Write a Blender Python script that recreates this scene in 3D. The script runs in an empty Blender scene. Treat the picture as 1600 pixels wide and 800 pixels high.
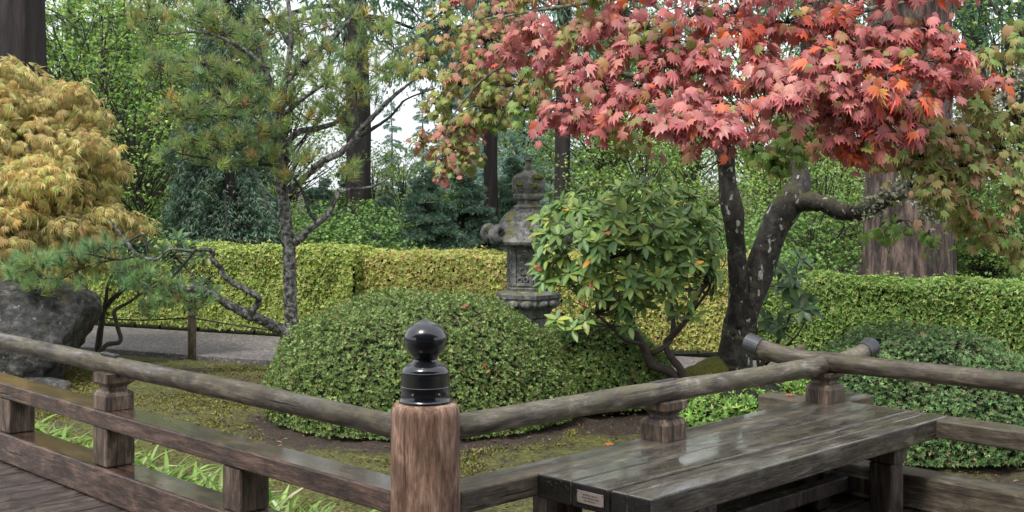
import bpy, bmesh, math, random
import numpy as np
from mathutils import Vector, Matrix

# ------------------------------------------------------------------ camera, sky, sun
F, HOR, EYE, GROUND = 1930.0, 290.0, 1.565, -0.35
scene = bpy.context.scene
C = scene.collection
cam_d = bpy.data.cameras.new("camera")
cam_d.sensor_width = 36.0
cam_d.lens = 36.0 * F / 1600.0
cam_d.shift_y = -(400.0 - HOR) / 1600.0
cam_d.clip_start, cam_d.clip_end = 0.05, 2000.0
cam = bpy.data.objects.new("camera", cam_d)
C.objects.link(cam)
cam.location = (0, 0, EYE)
cam.rotation_euler = (math.pi / 2, 0, 0)
scene.camera = cam

SUN_ELEV, SUN_AZ = math.radians(58), math.radians(-35)
world = bpy.data.worlds.new("World")
scene.world = world
world.use_nodes = True
wt = world.node_tree
wt.nodes.clear()
sky = wt.nodes.new("ShaderNodeTexSky")
sky.sky_type = 'NISHITA'
sky.sun_disc = False
sky.sun_elevation = SUN_ELEV
sky.sun_rotation = math.pi - SUN_AZ
sky.dust_density = 4.0
hsv = wt.nodes.new("ShaderNodeHueSaturation")
hsv.inputs["Saturation"].default_value = 0.10
mixw = wt.nodes.new("ShaderNodeMix")
mixw.data_type = 'RGBA'
mixw.inputs["Factor"].default_value = 0.65
mixw.inputs[7].default_value = (8.6, 9.0, 9.6, 1)       # the even white of a closed cloud deck
bg = wt.nodes.new("ShaderNodeBackground")
bg.inputs["Strength"].default_value = 0.092
wo = wt.nodes.new("ShaderNodeOutputWorld")
wt.links.new(sky.outputs[0], hsv.inputs["Color"])
wt.links.new(hsv.outputs[0], mixw.inputs[6])
wt.links.new(mixw.outputs[2], bg.inputs["Color"])
wt.links.new(bg.outputs[0], wo.inputs[0])

sun_d = bpy.data.lights.new("sun", 'SUN')
sun_d.energy = 1.5
sun_d.angle = math.radians(14)
sun_d.color = (1.0, 0.96, 0.9)
sun = bpy.data.objects.new("sun", sun_d)
C.objects.link(sun)
# light comes from behind the camera, over its left shoulder
sdir = Vector((math.sin(SUN_AZ) * math.cos(SUN_ELEV), -math.cos(SUN_AZ) * math.cos(SUN_ELEV), math.sin(SUN_ELEV)))
sun.rotation_euler = sdir.to_track_quat('Z', 'Y').to_euler()

vs = scene.view_settings
vs.view_transform = 'Standard'
vs.look = 'None'
vs.gamma = 1.0
vs.use_curve_mapping = False
vs.exposure = 1.05
scene.cycles.max_bounces = 6
scene.cycles.diffuse_bounces = 3
scene.cycles.glossy_bounces = 2
scene.cycles.transmission_bounces = 3
scene.cycles.use_denoising = True

rng = np.random.default_rng(7)
random.seed(7)

# ------------------------------------------------------------------ helpers
def P(px, py, d):
    """the point seen at photo pixel (px, py) at depth d"""
    return np.array(((px - 800.0) / F * d, d, EYE + (HOR - py) / F * d))

def G(px, py):
    """the point of the flat ground seen at a photo pixel"""
    d = (EYE - GROUND) * F / (py - HOR)
    return P(px, py, d)

def mesh_data(name, V, faces, mat=None, smooth=False, col=None):
    V = np.asarray(V, dtype=np.float32).reshape(-1, 3)
    if isinstance(faces, np.ndarray):
        faces = [faces]
    faces = [np.asarray(f, dtype=np.int32) for f in faces if len(f)]
    me = bpy.data.meshes.new(name)
    me.vertices.add(len(V))
    me.vertices.foreach_set("co", V.ravel())
    loops = np.concatenate([f.ravel() for f in faces])
    tot = np.concatenate([np.full(len(f), f.shape[1], dtype=np.int32) for f in faces])
    start = np.concatenate(([0], np.cumsum(tot)[:-1])).astype(np.int32)
    me.loops.add(len(loops))
    me.loops.foreach_set("vertex_index", loops)
    me.polygons.add(len(tot))
    me.polygons.foreach_set("loop_start", start)
    me.polygons.foreach_set("loop_total", tot)
    me.polygons.foreach_set("use_smooth", np.full(len(tot), bool(smooth)))
    if col is not None:
        a = me.color_attributes.new("Col", 'FLOAT_COLOR', 'POINT')
        c4 = np.ones((len(V), 4), dtype=np.float32)
        c4[:, :3] = col
        a.data.foreach_set("color", c4.ravel())
    me.update(calc_edges=True)
    me.validate()
    if smooth == 'angle':
        me.set_sharp_from_angle(angle=math.radians(32))
    if mat is not None:
        me.materials.append(mat)
    return me

def link(name, me, parent=None, kind=None):
    o = bpy.data.objects.new(name, me)
    C.objects.link(o)
    if parent is not None:
        o.parent = parent
    if kind:
        o["kind"] = kind
    return o

def tag(o, label, cat, group=None):
    o["label"] = label
    o["category"] = cat
    if group:
        o["group"] = group
    return o

def thing(name, label, cat, loc=(0, 0, 0), rz=0.0, group=None):
    o = bpy.data.objects.new(name, None)
    o.empty_display_size = 0.2
    C.objects.link(o)
    o.location = tuple(float(v) for v in loc)
    o.rotation_euler = (0, 0, rz)
    return tag(o, label, cat, group)

def part(name, geo, mat, root, smooth=False, kind=None, world_space=True):
    """geo = (V, faces[, col]); V is in world space unless told otherwise, the part hangs under root"""
    V = np.asarray(geo[0], dtype=np.float64)
    if world_space and root is not None:
        V = V - np.array(root.location)
    me = mesh_data(name, V, geo[1], mat, smooth, geo[2] if len(geo) > 2 else None)
    return link(name, me, root, kind)

def copy_tree(src, loc, rz, sc, label=None, group=None):
    r = src.copy()
    C.objects.link(r)
    r.location = tuple(float(v) for v in loc)
    r.rotation_euler = (0, 0, rz)
    r.scale = sc if hasattr(sc, "__len__") else (sc, sc, sc)
    if label:
        r["label"] = label
    if group:
        r["group"] = group
    for ch in list(src.children):
        c = ch.copy()
        C.objects.link(c)
        c.parent = r
    return r

def merge(geos):
    Vs, fs, cs, off = [], {}, [], 0
    for g in geos:
        V = np.asarray(g[0]).reshape(-1, 3)
        for f in (g[1] if isinstance(g[1], list) else [g[1]]):
            f = np.asarray(f)
            if len(f):
                fs.setdefault(f.shape[1], []).append(f + off)
        Vs.append(V)
        if len(g) > 2:
            cs.append(g[2])
        off += len(V)
    out = (np.concatenate(Vs), [np.concatenate(v) for v in fs.values()])
    return out + (np.concatenate(cs),) if cs else out

def norm(a):
    return a / np.maximum(np.linalg.norm(a, axis=-1, keepdims=True), 1e-9)

def frames(d, n):
    """matrices whose columns are width, length (along d) and face normal (near n)"""
    d = norm(d)
    x = norm(np.cross(d, n))
    z = np.cross(x, d)
    return np.stack([x, d, z], axis=-1)

def scatter(tpl, M, pos, scale, col):
    """copies of a leaf template joined into one mesh; M (N,3,3), pos (N,3), scale (N,), col (N,3)"""
    tv, tf = tpl[:2]
    N = len(pos)
    V = np.einsum('nij,vj->nvi', M * scale[:, None, None], tv) + pos[:, None, :]
    Fs = [(f[None] + (np.arange(N) * len(tv))[:, None, None]).reshape(-1, f.shape[1]) for f in tf]
    cc = np.repeat(col, len(tv), axis=0)
    if len(tpl) > 2:
        cc = cc * np.tile(tpl[2], (N, 1))
    return V.reshape(-1, 3), Fs, cc

def randu(n):
    return norm(rng.normal(size=(n, 3)))

def pick(palette, n, jitter=0.12):
    pal = np.array([p[0] for p in palette], dtype=float)
    w = np.array([p[1] for p in palette], dtype=float)
    c = pal[rng.choice(len(pal), n, p=w / w.sum())]
    c = c * (1 + rng.normal(size=(n, 1)) * jitter) * (1 + rng.normal(size=(n, 3)) * jitter * 0.35)
    return np.clip(c, 0.004, 0.95)

def srgb(r, g, b):
    f = lambda v: (v / 255 / 12.92) if v / 255 <= 0.04045 else ((v / 255 + 0.055) / 1.055) ** 2.4
    return (f(r), f(g), f(b))

def spline(pts, n):
    """Catmull-Rom through the points (rows may carry a radius too), n samples per span"""
    p = np.asarray(pts, dtype=float)
    q = np.vstack([2 * p[0] - p[1], p, 2 * p[-1] - p[-2]])
    out = []
    for i in range(len(p) - 1):
        a, b, c, d = q[i:i + 4]
        for t in np.linspace(0, 1, n, endpoint=False):
            out.append(0.5 * (2 * b + (c - a) * t + (2 * a - 5 * b + 4 * c - d) * t * t + (3 * b - a - 3 * c + d) * t ** 3))
    out.append(p[-1])
    return np.array(out)

def make_noise(seed, freq, n=7):
    r = np.random.default_rng(seed)
    k = norm(r.normal(size=(n, 3))) * freq * r.uniform(0.5, 1.9, size=(n, 1))
    ph = r.uniform(0, 6.28, n)
    return lambda p: np.sin(np.asarray(p) @ k.T + ph).sum(-1) / math.sqrt(n)

def tube(path, radii, sides=10, rough=0.0, cap=True, wob=0.0, lump=0.0):
    p = np.asarray(path, dtype=float)
    r = np.broadcast_to(np.asarray(radii, dtype=float), (len(p),)).copy()
    if wob:
        p = p + rng.normal(size=p.shape) * wob * r[:, None]
    t = norm(np.gradient(p, axis=0))
    ref = np.array((0, 0, 1.0)) if abs(t[0][2]) < 0.9 else np.array((1.0, 0, 0))
    u = norm(np.cross(t[0], ref))
    us = []
    for i in range(len(p)):
        u = norm(u - t[i] * np.dot(u, t[i]))
        us.append(u)
    us = np.array(us)
    vs_ = np.cross(t, us)
    a = np.linspace(0, 2 * math.pi, sides, endpoint=False)
    rr = r[:, None] * (1 + rough * rng.normal(size=(len(p), sides)))
    V = p[:, None] + rr[..., None] * (np.cos(a)[None, :, None] * us[:, None] + np.sin(a)[None, :, None] * vs_[:, None])
    if lump:
        sz = float(r.max())
        nz = make_noise(int(abs(p[0][0]) * 977) % 1000, 1.6 / sz)(V * np.array((1, 1, 0.6))) + 0.6 * make_noise(3, 5.0 / sz)(V * np.array((1, 1, 0.5)))
        V = V + (V - p[:, None]) * (lump * nz)[..., None]
    V = V.reshape(-1, 3)
    i = np.arange(len(p) - 1)[:, None] * sides
    j = np.arange(sides)[None]
    k = (j + 1) % sides
    Q = np.stack([i + j, i + k, i + sides + k, i + sides + j], -1).reshape(-1, 4)
    fs = [Q]
    if cap:
        n0 = len(V)
        V = np.vstack([V, p[0], p[-1]])
        j = np.arange(sides)
        k = (j + 1) % sides
        e = (len(p) - 1) * sides
        fs.append(np.concatenate([np.stack([np.full(sides, n0), k, j], -1), np.stack([np.full(sides, n0 + 1), e + j, e + k], -1)]))
    return V, fs

def limb(rows, n=6, sides=10, rough=0.05, wob=0.06, lump=0.0):
    """rows of (px, py, depth, radius)"""
    w = np.array([list(P(a, b, d)) + [r] for a, b, d, r in rows])
    s = spline(w, n)
    return tube(s[:, :3], np.maximum(s[:, 3], 0.003), sides, rough, True, wob, lump)

def lathe(prof, sides=40, sq=None):
    p = np.asarray(prof, dtype=float)
    a = np.linspace(0, 2 * math.pi, sides, endpoint=False)
    k = np.ones(sides) if sq is None else sq(a)
    V = np.stack([p[:, :1] * np.cos(a) * k, p[:, :1] * np.sin(a) * k, np.repeat(p[:, 1:2], sides, 1)], -1).reshape(-1, 3)
    i = np.arange(len(p) - 1)[:, None] * sides
    j = np.arange(sides)[None]
    kk = (j + 1) % sides
    Q = np.stack([i + j, i + kk, i + sides + kk, i + sides + j], -1).reshape(-1, 4)
    n0 = len(V)
    V = np.vstack([V, (0, 0, p[0, 1]), (0, 0, p[-1, 1])])
    j = np.arange(sides)
    k2 = (j + 1) % sides
    e = (len(p) - 1) * sides
    T = np.concatenate([np.stack([np.full(sides, n0), k2, j], -1), np.stack([np.full(sides, n0 + 1), e + j, e + k2], -1)])
    return V, [Q, T]

def bm_geo(bm):
    bm.normal_update()
    bm.verts.index_update()
    V = np.array([v.co[:] for v in bm.verts])
    fs = {}
    for f in bm.faces:
        fs.setdefault(len(f.verts), []).append([v.index for v in f.verts])
    bm.free()
    return V, [np.array(v) for v in fs.values()]

def box(x0, x1, y0, y1, z0, z1, bev=0.006, cuts=0, wob=0.0):
    """bevelled timber, optionally cut along its length and made slightly uneven"""
    bm = bmesh.new()
    bmesh.ops.create_cube(bm, size=1.0)
    for v in bm.verts:
        v.co = ((x0 + x1) / 2 + v.co.x * (x1 - x0), (y0 + y1) / 2 + v.co.y * (y1 - y0), (z0 + z1) / 2 + v.co.z * (z1 - z0))
    if bev:
        bmesh.ops.bevel(bm, geom=list(bm.edges), offset=bev, segments=2, affect='EDGES', profile=0.5)
    if cuts:
        ax = max(range(3), key=lambda i: (x1 - x0, y1 - y0, z1 - z0)[i])
        lo, hi = (x0, y0, z0)[ax], (x1, y1, z1)[ax]
        for i in range(1, cuts + 1):
            co = [0, 0, 0]
            co[ax] = lo + (hi - lo) * i / (cuts + 1)
            no = [0, 0, 0]
            no[ax] = 1
            bmesh.ops.bisect_plane(bm, geom=list(bm.verts) + list(bm.edges) + list(bm.faces), plane_co=co, plane_no=no)
        if wob:
            ph = [random.uniform(0, 6.28) for _ in range(6)]
            for v in bm.verts:
                t = (v.co[ax] - lo)
                for b in range(3):
                    if b != ax:
                        v.co[b] += wob * (math.sin(t * 2.1 + ph[b]) * 0.6 + math.sin(t * 7.3 + ph[b + 3]) * 0.25)
    return bm_geo(bm)

def xform(geo, M):
    V = np.asarray(geo[0])
    M = np.array(M)
    return (V @ M[:3, :3].T + M[:3, 3],) + tuple(geo[1:])

# ------------------------------------------------------------------ materials
def base_mat(name):
    m = bpy.data.materials.new(name)
    m.use_nodes = True
    nt = m.node_tree
    nt.nodes.clear()
    out = nt.nodes.new("ShaderNodeOutputMaterial")
    b = nt.nodes.new("ShaderNodeBsdfPrincipled")
    nt.links.new(b.outputs[0], out.inputs[0])
    return m, nt, b, out

def ncoord(nt, scale=(1, 1, 1), src="Object"):
    tc = nt.nodes.new("ShaderNodeTexCoord")
    mp = nt.nodes.new("ShaderNodeMapping")
    mp.inputs["Scale"].default_value = scale
    nt.links.new(tc.outputs[src], mp.inputs[0])
    return mp.outputs[0]

def nnoise(nt, co, scale, detail=5, rough=0.6, dist=0.0):
    n = nt.nodes.new("ShaderNodeTexNoise")
    n.inputs["Scale"].default_value = scale
    n.inputs["Detail"].default_value = detail
    n.inputs["Roughness"].default_value = rough
    n.inputs["Distortion"].default_value = dist
    nt.links.new(co, n.inputs["Vector"])
    return n.outputs["Fac"]

def nramp(nt, fac, stops):
    r = nt.nodes.new("ShaderNodeValToRGB")
    el = r.color_ramp.elements
    while len(el) < len(stops):
        el.new(0.5)
    for e, (p, c) in zip(el, stops):
        e.position = p
        e.color = (*c, 1) if hasattr(c, "__len__") else (c, c, c, 1)
    nt.links.new(fac, r.inputs[0])
    return r.outputs[0]

def nmix(nt, fac, a, b, mode='MIX'):
    m = nt.nodes.new("ShaderNodeMix")
    m.data_type = 'RGBA'
    m.blend_type = mode
    for sock, v in ((m.inputs[0], fac), (m.inputs[6], a), (m.inputs[7], b)):
        if isinstance(v, bpy.types.NodeSocket):
            nt.links.new(v, sock)
        elif hasattr(v, "__len__"):
            sock.default_value = (*v, 1)
        else:
            sock.default_value = v
    return m.outputs[2]

def nmath(nt, op, a, b):
    m = nt.nodes.new("ShaderNodeMath")
    m.operation = op
    for s, v in ((m.inputs[0], a), (m.inputs[1], b)):
        if isinstance(v, bpy.types.NodeSocket):
            nt.links.new(v, s)
        else:
            s.default_value = v
    return m.outputs[0]

def nbump(nt, b, h, strength=0.4, dist=0.01):
    n = nt.nodes.new("ShaderNodeBump")
    n.inputs["Strength"].default_value = strength
    n.inputs["Distance"].default_value = dist
    nt.links.new(h, n.inputs["Height"])
    nt.links.new(n.outputs[0], b.inputs["Normal"])

def upness(nt, lo=0.3, hi=0.8):
    g = nt.nodes.new("ShaderNodeNewGeometry")
    s = nt.nodes.new("ShaderNodeSeparateXYZ")
    nt.links.new(g.outputs["Normal"], s.inputs[0])
    r = nt.nodes.new("ShaderNodeMapRange")
    r.inputs[1].default_value = lo
    r.inputs[2].default_value = hi
    nt.links.new(s.outputs[2], r.inputs[0])
    return r.outputs[0]

def wood(name, dark, mid, light, axis=0, rough=(0.25, 0.7), grain=1.0, moss=None, wet=0.5, coat=0.0, endgrain=False):
    m, nt, b, _ = base_mat(name)
    st = [30.0 * grain] * 3
    st[axis] = 3.6 * grain
    co = ncoord(nt, tuple(st))
    g = nnoise(nt, co, 1.0, 8, 0.7, 0.8)
    col = nramp(nt, g, [(0.34, dark), (0.5, mid), (0.66, light)])
    sf = [150.0] * 3
    sf[axis] = 16.0
    fineg = nnoise(nt, ncoord(nt, tuple(sf)), 1.0, 3, 0.6)
    col = nmix(nt, 1.0, col, nramp(nt, fineg, [(0.3, 0.55), (0.7, 1.4)]), 'MULTIPLY')
    oc = ncoord(nt)
    so = [11.0] * 3
    so[axis] = 4.5
    blot = nnoise(nt, ncoord(nt, tuple(so)), 1.0, 7, 0.7, 0.5)
    col = nmix(nt, nramp(nt, blot, [(0.36, 0.85), (0.56, 0.0)]), col, tuple(v * 0.5 for v in dark))
    col = nmix(nt, nramp(nt, blot, [(0.56, 0.0), (0.72, 0.75)]), col, tuple(min(1, v * 1.35) for v in light))
    # drying cracks along the grain
    sc = [55.0] * 3
    sc[axis] = 1.6
    crack = nramp(nt, nnoise(nt, ncoord(nt, tuple(sc)), 1.0, 2, 0.5, 0.2), [(0.30, 1.0), (0.335, 0.0)])
    col = nmix(nt, crack, col, tuple(v * 0.25 for v in dark))
    if moss:
        mm = nmath(nt, 'MULTIPLY', nramp(nt, nnoise(nt, oc, 7.5, 8, 0.75), [(0.46, 0.0), (0.60, 0.85)]), upness(nt, -0.6, 0.5))
        col = nmix(nt, mm, col, moss)
    if endgrain:
        tc = nt.nodes.new("ShaderNodeTexCoord")
        sx = nt.nodes.new("ShaderNodeSeparateXYZ")
        nt.links.new(tc.outputs["Normal"], sx.inputs[0])
        ab = nmath(nt, 'ABSOLUTE', sx.outputs[axis], 0.0)
        col = nmix(nt, nmath(nt, 'GREATER_THAN', ab, 0.85), col, tuple(v * 0.35 for v in dark))
    nt.links.new(col, b.inputs["Base Color"])
    wetn = nnoise(nt, ncoord(nt, tuple(2.4 if i == axis else 13.0 for i in range(3))), 1.0, 7, 0.65, 0.4)
    rr = nramp(nt, wetn, [(wet - 0.1, rough[0]), (wet + 0.1, rough[1])])
    nt.links.new(rr, b.inputs["Roughness"])
    if coat:
        cw = nmath(nt, 'MULTIPLY', nramp(nt, wetn, [(wet - 0.05, coat), (wet + 0.05, 0.04)]), upness(nt, 0.5, 0.9))
        nt.links.new(cw, b.inputs["Coat Weight"])
        b.inputs["Coat Roughness"].default_value = 0.09
    b.inputs["Coat IOR"].default_value = 1.6
    h = nmath(nt, 'ADD', nmath(nt, 'SUBTRACT', g, crack), nmath(nt, 'MULTIPLY', fineg, 0.5))
    nbump(nt, b, h, 0.55, 0.006)
    return m

def rocky(name, stops, scale, rough=0.85, bump=0.6, bdist=0.02, moss=None, mossiness=0.5, spots=None, stretch=(1, 1, 1), coat=0.0):
    m, nt, b, _ = base_mat(name)
    co = ncoord(nt, stretch)
    n1 = nnoise(nt, co, scale, 9, 0.68, 0.3)
    col = nramp(nt, n1, stops)
    if spots:
        s = nnoise(nt, co, spots[1], 3, 0.5)
        col = nmix(nt, nramp(nt, s, [(spots[2], 0.0), (spots[2] + 0.04, 1.0)]), col, spots[0])
    if moss:
        mm = nmath(nt, 'MULTIPLY', nramp(nt, nnoise(nt, ncoord(nt), scale * 0.35, 6, 0.7), [(mossiness, 0.0), (mossiness + 0.1, 1.0)]), upness(nt, -0.1, 0.7))
        col = nmix(nt, mm, col, moss)
    nt.links.new(col, b.inputs["Base Color"])
    b.inputs["Roughness"].default_value = rough
    b.inputs["Coat Weight"].default_value = coat
    nbump(nt, b, n1, bump, bdist)
    return m

def leafy(name, rough=0.42, trans=0.3, source="attr", spec=0.5, vein=0.0):
    m, nt, b, out = base_mat(name)
    if source == "attr":
        a = nt.nodes.new("ShaderNodeAttribute")
        a.attribute_name = "Col"
        col = a.outputs["Color"]
    else:
        a = nt.nodes.new("ShaderNodeObjectInfo")
        v = nt.nodes.new("ShaderNodeAttribute")
        v.attribute_name = "Col"
        col = nmix(nt, 1.0, a.outputs["Color"], v.outputs["Color"], 'MULTIPLY')
    if vein:
        v = nnoise(nt, ncoord(nt), 22, 3)
        col = nmix(nt, nramp(nt, v, [(0.35, vein), (0.6, 0.0)]), col, nmix(nt, 1.0, col, (1.25, 0.75, 0.6), 'MULTIPLY'))
    nt.links.new(col, b.inputs["Base Color"])
    b.inputs["Roughness"].default_value = rough
    b.inputs["Specular IOR Level"].default_value = spec
    if trans:
        t = nt.nodes.new("ShaderNodeBsdfTranslucent")
        nt.links.new(col, t.inputs[0])
        mx = nt.nodes.new("ShaderNodeMixShader")
        mx.inputs[0].default_value = trans
        nt.links.new(b.outputs[0], mx.inputs[1])
        nt.links.new(t.outputs[0], mx.inputs[2])
        nt.links.new(mx.outputs[0], out.inputs[0])
    return m

MOSSC = (0.13, 0.135, 0.02)
M_log = wood("weathered_log", (0.03, 0.022, 0.015), (0.085, 0.066, 0.048), (0.19, 0.16, 0.125), 0, (0.3, 0.7), 0.8, (0.085, 0.075, 0.035), 0.45, 0.5)
M_log_pale = wood("pale_weathered_log", (0.055, 0.044, 0.032), (0.15, 0.125, 0.097), (0.30, 0.27, 0.225), 0, (0.3, 0.7), 0.8, (0.11, 0.10, 0.05), 0.45, 0.5)
M_beam = wood("dark_wet_beam", (0.035, 0.02, 0.014), (0.09, 0.052, 0.036), (0.17, 0.105, 0.075), 0, (0.25, 0.6), 1.0, None, 0.72, 1.0, True)
M_beam_grey = wood("grey_wet_beam", (0.05, 0.038, 0.028), (0.11, 0.088, 0.066), (0.21, 0.175, 0.135), 0, (0.3, 0.65), 1.0, (0.10, 0.085, 0.05), 0.5, 0.8, True)
M_post = wood("red_brown_post", (0.12, 0.06, 0.036), (0.28, 0.165, 0.115), (0.43, 0.30, 0.225), 2, (0.5, 0.8), 0.8, None, 0.3)
M_block = wood("post_block", (0.045, 0.03, 0.022), (0.12, 0.082, 0.06), (0.24, 0.175, 0.135), 2, (0.35, 0.7), 1.0, None, 0.45, 0.5)
M_bench = wood("bench_plank", (0.03, 0.025, 0.021), (0.085, 0.074, 0.063), (0.21, 0.185, 0.162), 0, (0.2, 0.6), 1.2, (0.09, 0.082, 0.055), 0.56, 1.0, True)
M_leg = wood("bench_leg_wood", (0.03, 0.022, 0.018), (0.07, 0.052, 0.042), (0.14, 0.11, 0.09), 2, (0.35, 0.7), 1.0)
M_deck = wood("deck_plank", (0.03, 0.022, 0.018), (0.07, 0.05, 0.042), (0.13, 0.10, 0.085), 0, (0.25, 0.6), 1.0, None, 0.5, 0.8)
M_bollard = wood("bollard_wood", (0.08, 0.06, 0.035), (0.16, 0.125, 0.08), (0.26, 0.21, 0.15), 2, (0.6, 0.8), 1.4)

def simple(name, col, rough, metal=0.0, coat=0.0):
    m, nt, b, _ = base_mat(name)
    n = nnoise(nt, ncoord(nt), 30, 4)
    nt.links.new(nramp(nt, n, [(0.3, tuple(c * 0.75 for c in col)), (0.7, tuple(min(1, c * 1.2) for c in col))]), b.inputs["Base Color"])
    b.inputs["Roughness"].default_value = rough
    b.inputs["Metallic"].default_value = metal
    b.inputs["Coat Weight"].default_value = coat
    b.inputs["Coat Roughness"].default_value = 0.08
    return m

M_black = simple("black_lacquered_metal", (0.008, 0.009, 0.012), 0.22, 0.0, 0.8)
M_steel = simple("dull_steel_cap", (0.075, 0.078, 0.086), 0.4, 0.5)
M_plaque = simple("plaque_plate", (0.30, 0.25, 0.23), 0.45, 0.2)
M_ink = simple("plaque_ink", (0.08, 0.065, 0.06), 0.6)
M_rope = simple("dark_rope", (0.022, 0.022, 0.02), 0.7)
M_stone = rocky("lantern_stone", [(0.34, (0.045, 0.045, 0.042)), (0.5, (0.14, 0.14, 0.133)), (0.66, (0.30, 0.30, 0.285))], 20, 0.8, 0.5, 0.015,
                MOSSC, 0.50)
M_rock = rocky("boulder_rock", [(0.36, (0.012, 0.012, 0.012)), (0.5, (0.045, 0.044, 0.042)), (0.64, (0.13, 0.127, 0.12))], 12, 0.6, 1.0, 0.04,
               (0.07, 0.065, 0.02), 0.55, ((0.22, 0.21, 0.20), 16, 0.66))
M_moss = rocky("moss_cushion", [(0.3, (0.06, 0.06, 0.008)), (0.7, (0.19, 0.19, 0.03))], 40, 0.95, 0.8, 0.02)
M_bark_maple = rocky("maple_bark", [(0.36, (0.005, 0.0045, 0.004)), (0.5, (0.02, 0.017, 0.014)), (0.64, (0.07, 0.062, 0.052))], 16, 0.65, 1.0, 0.03,
                     (0.06, 0.052, 0.014), 0.46, ((0.40, 0.39, 0.36), 20, 0.625), (1, 1, 0.55))
M_bark_lichen = rocky("lichen_bark", [(0.36, (0.03, 0.028, 0.02)), (0.5, (0.12, 0.12, 0.085)), (0.66, (0.27, 0.28, 0.21))], 20, 0.9, 0.9, 0.03)
M_bark_pine = rocky("pine_bark", [(0.40, (0.018, 0.016, 0.014)), (0.5, (0.10, 0.097, 0.09)), (0.62, (0.30, 0.295, 0.28))], 22, 0.85, 0.8, 0.02)
M_twig_dark = rocky("dark_twig_bark", [(0.35, (0.014, 0.012, 0.010)), (0.55, (0.035, 0.032, 0.028)), (0.72, (0.16, 0.16, 0.15))], 22, 0.8, 0.5, 0.01)
M_bark_rhodo = rocky("rhododendron_bark", [(0.3, (0.022, 0.016, 0.012)), (0.6, (0.07, 0.052, 0.04))], 16, 0.75, 0.5, 0.01, (0.07, 0.065, 0.02), 0.55)
M_bark_fir = rocky("fir_bark", [(0.36, (0.018, 0.013, 0.012)), (0.5, (0.085, 0.06, 0.052)), (0.64, (0.24, 0.17, 0.145))], 11, 0.9, 1.0, 0.09, None, 0.5, None, (1, 1, 0.2))
M_bark_far = rocky("conifer_bark", [(0.3, (0.014, 0.012, 0.012)), (0.7, (0.062, 0.05, 0.048))], 7, 0.9, 0.9, 0.05, None, 0.5, None, (1, 1, 0.14))

M_leaf = leafy("foliage", 0.45, 0.22)
M_leaf_gloss = leafy("glossy_foliage", 0.42, 0.2, "attr", 0.4)
M_leaf_obj = leafy("single_leaf", 0.4, 0.25, "obj", 0.5, 0.25)
M_leaf_red = leafy("maple_foliage", 0.45, 0.3, "attr", 0.4, 0.25)
M_leaf_gloss_obj = leafy("single_glossy_leaf", 0.42, 0.2, "obj", 0.4, 0.1)
M_needle = leafy("needles", 0.5, 0.35)
M_core = rocky("shaded_shrub_twigs", [(0.3, (0.004, 0.005, 0.003)), (0.7, (0.016, 0.016, 0.009))], 30, 0.95, 0.9, 0.03)  # near black: shade between the leaves is put into the colour

# ground: moss, brown needles and bare soil
def ground_material():
    m, nt, b, _ = base_mat("mossy_ground")
    co = ncoord(nt)
    big = nnoise(nt, co, 0.9, 6, 0.65)
    mid = nnoise(nt, co, 6.5, 7, 0.7)
    fine = nnoise(nt, co, 38, 6, 0.75)
    moss = nramp(nt, fine, [(0.36, (0.018, 0.02, 0.006)), (0.5, (0.085, 0.088, 0.02)), (0.64, (0.20, 0.195, 0.04))])
    soil = nramp(nt, fine, [(0.32, (0.014, 0.011, 0.008)), (0.5, (0.042, 0.03, 0.02)), (0.7, (0.11, 0.078, 0.05))])
    f = nmath(nt, 'ADD', nmath(nt, 'MULTIPLY', big, 0.6), nmath(nt, 'MULTIPLY', mid, 0.5))
    a = nt.nodes.new("ShaderNodeAttribute")
    a.attribute_name = "Col"
    f = nmath(nt, 'ADD', f, a.outputs["Fac"])
    col = nmix(nt, nramp(nt, f, [(0.49, 0.0), (0.60, 1.0)]), moss, soil)
    nt.links.new(col, b.inputs["Base Color"])
    b.inputs["Roughness"].default_value = 0.95
    h = nmath(nt, 'ADD', mid, nmath(nt, 'MULTIPLY', fine, 0.4))
    nbump(nt, b, h, 0.9, 0.05)
    return m

M_ground = ground_material()

def path_material():
    m, nt, b, _ = base_mat("aggregate_path")
    co = ncoord(nt)
    v = nt.nodes.new("ShaderNodeTexVoronoi")
    v.inputs["Scale"].default_value = 42
    nt.links.new(co, v.inputs["Vector"])
    sp = nt.nodes.new("ShaderNodeSeparateColor")
    nt.links.new(v.outputs["Color"], sp.inputs[0])
    col = nramp(nt, sp.outputs[0], [(0.0, (0.075, 0.068, 0.066)), (0.6, (0.16, 0.145, 0.14)), (0.9, (0.24, 0.21, 0.20)), (1.0, (0.38, 0.32, 0.29))])
    col = nmix(nt, nramp(nt, nnoise(nt, co, 1.2, 5), [(0.35, 0.4), (0.65, 0.0)]), col, (0.08, 0.075, 0.072))
    nt.links.new(col, b.inputs["Base Color"])
    b.inputs["Roughness"].default_value = 0.75
    nbump(nt, b, v.outputs["Distance"], 0.5, 0.006)
    return m

M_path = path_material()

# ------------------------------------------------------------------ terrain
PATH_NEAR = [(-22, 21.6), (-14, 18.2), (-9, 16.1), (-4.75, 14.2), (-2.58, 13.2), (0, 12.6), (1.62, 12.05), (3.5, 11.0), (6, 8.8), (9, 5.5)]
HEDGE_FRONT = [(-22, 23.6), (-14, 20.2), (-9, 18.0), (-5.49, 16.5), (-2.83, 15.3), (0, 14.2), (2.96, 13.05), (4.77, 11.5), (7.2, 9.0), (10, 5.8)]

def resample(pts, step):
    s = spline(pts, 24)
    L = np.concatenate(([0], np.cumsum(np.linalg.norm(np.diff(s, axis=0), axis=1))))
    t = np.arange(0, L[-1], step)
    return np.stack([np.interp(t, L, s[:, i]) for i in range(s.shape[1])], -1)

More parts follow.
